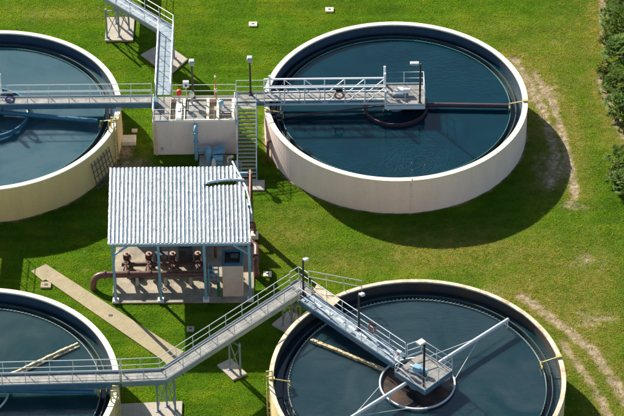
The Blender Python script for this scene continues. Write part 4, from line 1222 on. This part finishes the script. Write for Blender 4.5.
lamp((7.72, 13.75, DZ), 3.5, 'flat headed lamp post on the centre platform of the clear teal tank', 'flood')
lamp((-0.62, -6.75, DZ), 2.95, 'pale round headed lamp post on the landing of the diagonal walkway', 'globe')
lamp((2.93, -10.25, DZ), 2.95, 'pale round headed lamp post halfway along the diagonal bridge', 'globe')
lamp((6.9, -15.85, DZ), 3.1, 'lamp post with flat cream head on the square platform of the lower right tank', 'flood2') if False else None
t = thing('street_lamp', (6.85, -15.6, DZ), 'lamp post with boxy cream head on the square platform of the lower right tank', 'lamp post', 'lamp posts on the walkways and tanks')
MB().tube([(6.9, -15.7, DZ), (6.9, -15.7, DZ + 3.5)], 0.075, 10).build('pole', M['black'], t)
b = MB(); b.box((6.68, -15.6, DZ + 3.62), (0.5, 0.42, 0.16), 0.7); b.build('lamp_head', M['lens'], t, 0.02)
MB().box((6.68, -15.6, DZ + 3.53), (0.36, 0.3, 0.02), 0.7).build('lens', M['white'], t)

# ---------------------------------------------------------------- drive motors and life rings
def drive(x, y, rz, label, col):
    t = thing('drive_motor', (x, y, DZ), label, 'motor', 'drive motors at the tank centres')
    MB().box((x, y, DZ + 0.08), (0.95, 0.6, 0.12), rz).build('base', M['grey_beam'], t)
    MB().box((x, y, DZ + 0.32), (0.5, 0.42, 0.38), rz).build('gearbox', col, t, 0.03)
    c_, s_ = math.cos(rz), math.sin(rz)
    MB().tube([(x + .2 * c_, y + .2 * s_, DZ + .34), (x + .72 * c_, y + .72 * s_, DZ + .34)], 0.17, 14).build('motor', col, t)
    MB().tube([(x - .2 * c_, y - .2 * s_, DZ + .34), (x - .5 * c_, y - .5 * s_, DZ + .34)], 0.1, 12).build('coupling', M['white'], t)
drive(6.35, 14.85, 0.0, 'pale motor on the platform of the clear teal tank', M['rail_light'])
drive(6.55, -14.35, -0.5, 'blue and white motor on the square platform of the diagonal bridge', M['teal'])
t = thing('control_box', (5.45, -13.7, DZ), 'pale box with red button at the entry of the square platform', 'control box')
MB().tube([(5.42, -13.75, DZ), (5.42, -13.75, DZ + 0.9)], 0.03, 6).build('post', M['rail'], t)
MB().box((5.42, -13.75, DZ + 1.05), (0.32, 0.2, 0.4), -.7).build('cabinet', M['rail_light'], t, 0.02)
MB().box((5.36, -13.86, DZ + 1.1), (0.12, 0.04, 0.12), -.7).build('button', M['red'], t)
def lifering(c, nrm, m, label):
    t = thing('life_ring', c, label, 'life ring', 'life rings hung on the bridge rails')
    nrm = Vector(nrm).normalized(); u = nrm.cross(Vector((0, 0, 1))).normalized(); v = u.cross(nrm)
    c = Vector(c)
    pts = [c + (u * math.cos(a) + v * math.sin(a)) * 0.30 for a in [2 * math.pi * i / 20 for i in range(21)]]
    MB().tube(pts, 0.075, 8, caps=False).build('ring', m, t)
    MB().box((c.x, c.y, c.z + 0.42), (0.5, 0.12, 0.16), math.atan2(u.y, u.x)).build('hanger', M['dark'], t)
lifering((2.02, 14.12, DZ + 0.55), (0, -1, 0), M['ringred'], 'faded red life ring on the truss sided bridge')
lifering((-21.3, 14.0, DZ + 0.6), (0, -1, 0), M['ringpurple'], 'dark purple life ring at the left edge on the bridge of the sandy yellow tank')
lifering((3.75, -11.0, DZ + 0.75), (0.7, 0.7, 0), M['ringred'], 'pinkish life ring beside the lamp post on the diagonal bridge')

# ---------------------------------------------------------------- ground covers and small boxes
def cover(u, v, sx, sy, label, hole=True, z=0.09, m='coping'):
    p = at(u, v, z / 2)
    t = thing('utility_cover', (p.x, p.y, 0), label, 'utility cover', 'concrete utility covers in the lawn')
    MB().box((p.x, p.y, z / 2 - .03), (sx, sy, z + .06)).build('frame', M[m], t, 0.015)
    if hole: MB().box((p.x, p.y, z + .006), (sx * .32, sy * .32, .02)).build('lid', M['black'], t)
cover(253, 24, 0.62, 0.5, 'small square concrete cover in the lawn above the stair, left of the uppermost one')
cover(329.5, 9.5, 0.62, 0.5, 'small square concrete cover nearest the top edge, above the clear teal tank')
cover(267.5, 274, 0.55, 0.5, 'small concrete cover beside the long post shadow')
cover(190.5, 329, 0.5, 0.45, 'small concrete cover in the shed shadow', m='concrete')
cover(178.5, 371, 0.5, 0.5, 'small white cover with dark lid under the bend of the long walkway', m='white')
cover(129, 140, 1.0, 0.85, 'wide tan cover with dark holes beside the ladder of the sandy yellow tank', hole=False, z=0.3, m='coping')
p = at(129, 140, .3)
cover(134.5, 130.5, 0.4, 0.35, 'tiny pinkish cover in the tank shadow above the wide tan one', hole=False, m='tan')
cover(46, 285, 0.7, 0.6, 'small concrete cover touching the upper end of the sidewalk', m='walk')
cover(158, 168, 0.5, 0.3, 'small grey cover just behind the top of the corrugated roof', hole=False, m='concrete')
p = at(118, 158)
single(MB().box((-13.45, 14.2, 0.36), (0.22, 0.2, 0.08)), 'cover_stub', M['dark'], (-13.45, 14.2, .3), 'stub', 'stub') if False else None
p = at(110.5, 315.3, 0.055)
single(MB().box((p.x, p.y, 0.06), (0.26, 0.18, 0.02)), 'drain_grate', M['black'], (p.x, p.y, 0.05), 'small dark drain grate in the sidewalk', 'drain')
p = at(239.5, 134)
t = thing('meter_stand', (-5.0, 11.9, 0), 'small pale box on the wall corner left of the steel stair', 'meter')
MB().tube([(-5.27, 13.0, 0), (-5.27, 13.0, 2.2)], 0.03, 6).build('post', M['rail'], t)
MB().box((-5.22, 12.95, 2.35), (0.34, 0.2, 0.42)).build('box', M['white'], t, .02)

# ---------------------------------------------------------------- shrubs along the right edge
def leaf_mat(name, c, c2):
    m = bpy.data.materials.new(name); m.use_nodes = True
    n, l = m.node_tree.nodes, m.node_tree.links; b = n['Principled BSDF']
    geo = n.new('ShaderNodeNewGeometry')
    nz = n.new('ShaderNodeTexNoise'); nz.inputs['Scale'].default_value = 1.6; nz.inputs['Detail'].default_value = 4
    l.new(geo.outputs['Position'], nz.inputs['Vector'])
    rp = n.new('ShaderNodeValToRGB'); e = rp.color_ramp.elements
    e[0].position, e[0].color = 0.36, (*c, 1); e[1].position, e[1].color = 0.64, (*c2, 1)
    l.new(nz.outputs[0], rp.inputs[0]); l.new(rp.outputs[0], b.inputs['Base Color'])
    b.inputs['Roughness'].default_value = 0.75; b.inputs['Specular IOR Level'].default_value = 0.2
    tr = n.new('ShaderNodeBsdfTranslucent'); l.new(rp.outputs[0], tr.inputs['Color'])
    ms = n.new('ShaderNodeMixShader'); ms.inputs[0].default_value = 0.45
    l.new(b.outputs[0], ms.inputs[1]); l.new(tr.outputs[0], ms.inputs[2]); l.new(ms.outputs[0], n['Material Output'].inputs['Surface'])
    return m
LM = [leaf_mat('deep green frond', (0.07, 0.14, 0.015), (0.17, 0.24, 0.04)), leaf_mat('yellow green leaves', (0.10, 0.17, 0.02), (0.26, 0.26, 0.06)), leaf_mat('fresh green frond', (0.09, 0.18, 0.03), (0.22, 0.31, 0.08))]
def shrub(x, y, r, h, kind, label):
    t = thing('palmetto_shrub' if kind != 1 else 'leafy_shrub', (x, y, 0), label, 'shrub', 'shrubs along the right edge')
    st = MB()
    for k in range(5):
        a = random.uniform(0, 6.3)
        st.tube([(x + .1 * math.cos(a), y + .1 * math.sin(a), -.05), (x + .3 * r * math.cos(a), y + .3 * r * math.sin(a), h * .5)], 0.07, 6, 0.04)
    st.build('stem', M['soil'], t)
    V = []; Fc = []
    if kind != 1:
        for k in range(int(60 * r)):
            a = random.uniform(0, 6.3); el = random.uniform(0.15, 1.35); L = r * random.uniform(0.7, 1.15)
            bx, by = x + random.uniform(-.35, .35) * r, y + random.uniform(-.35, .35) * r
            d = Vector((math.cos(a) * math.cos(el), math.sin(a) * math.cos(el), math.sin(el) * h / r * .9))
            mid = Vector((bx, by, h * .15)) + d * L * .75
            # fan of leaflets from mid
            side = Vector((-math.sin(a), math.cos(a), 0))
            nl = 13
            for q in range(nl):
                fa = (q / (nl - 1) - .5) * 2.3
                dd = (d.normalized() * math.cos(fa) + side * math.sin(fa)).normalized()
                ll = L * random.uniform(.38, .55)
                tip = mid + dd * ll + Vector((0, 0, -0.25 * ll))
                m2 = mid + dd * ll * .5 + Vector((0, 0, .02))
                pn = dd.cross(Vector((0, 0, 1))).normalized() * 0.035
                o = len(V)
                V += [mid, m2 + pn, tip, m2 - pn]; Fc.append((o, o + 1, o + 2, o + 3))
    else:
        for k in range(int(900 * r)):
            a = random.uniform(0, 6.3); ph = math.acos(random.uniform(-.2, 1)); rr = random.uniform(.45, 1) ** .5
            wob = 1 + .25 * math.sin(3 * a + x) + .15 * math.sin(7 * ph + y)
            c_ = Vector((x + r * rr * wob * math.sin(ph) * math.cos(a), y + r * rr * wob * math.sin(ph) * math.sin(a), max(.05, h * .45 + h * .5 * rr * wob * math.cos(ph))))
            u = Vector((random.gauss(0, 1), random.gauss(0, 1), random.gauss(0, .6))).normalized(); v = u.cross(Vector((random.gauss(0, 1), random.gauss(0, 1), 1))).normalized()
            L = random.uniform(.09, .2); W = L * .35; o = len(V)
            V += [c_ - u * L, c_ + v * W, c_ + u * L, c_ - v * W]; Fc.append((o, o + 1, o + 2, o + 3))
    MB().add(V, Fc, False).build('foliage', LM[kind], t)
SH = [((611, -6), 1.0, 1.3, 1, 'yellow green leafy shrub at the very top right corner'),
      ((622, 4), 1.5, 2.1, 0, 'deep green fan leaved shrub filling the top right corner'),
      ((612, 22), 1.0, 1.5, 2, 'fresh green fan leaved shrub just below the corner shrubs'),
      ((625, 36), 1.6, 2.2, 0, 'dark fan leaved shrub set back at the right edge'),
      ((608, 44), 0.75, 0.9, 1, 'low yellow green shrub beside the bare dirt strip'),
      ((619, 60), 1.3, 1.8, 2, 'broad fresh green shrub above the yellowing shrub'),
      ((606, 72), 0.7, 0.8, 1, 'yellowing shrub leaning out over the lawn'),
      ((620, 92), 1.3, 1.8, 0, 'dark green shrub behind the yellowing shrub'),
      ((609, 92), 0.7, 0.9, 0, 'small dark tuft of fan leaves next to the yellowing shrub'),
      ((622, 112), 1.1, 1.5, 2, 'fresh green shrub at the upper side of the gap in the hedge'),
      ((617, 122), 0.7, 1.0, 0, 'low dark shrub just above the gap in the hedge'),
      ((621, 168), 1.1, 1.5, 0, 'dark shrub below the gap in the hedge'),
      ((616, 180), 0.75, 1.0, 1, 'lowest light green shrub on the right edge'),
      ((626, 188), 1.0, 1.4, 2, 'small fresh green shrub at the bottom of the hedge')]
for (u_, v_), r_, h_, k_, lb_ in SH:
    p = at(u_, v_)
    shrub(p.x, p.y, r_, h_, k_, lb_)

for o in bpy.data.objects:
    if '_org' in o: del o['_org']
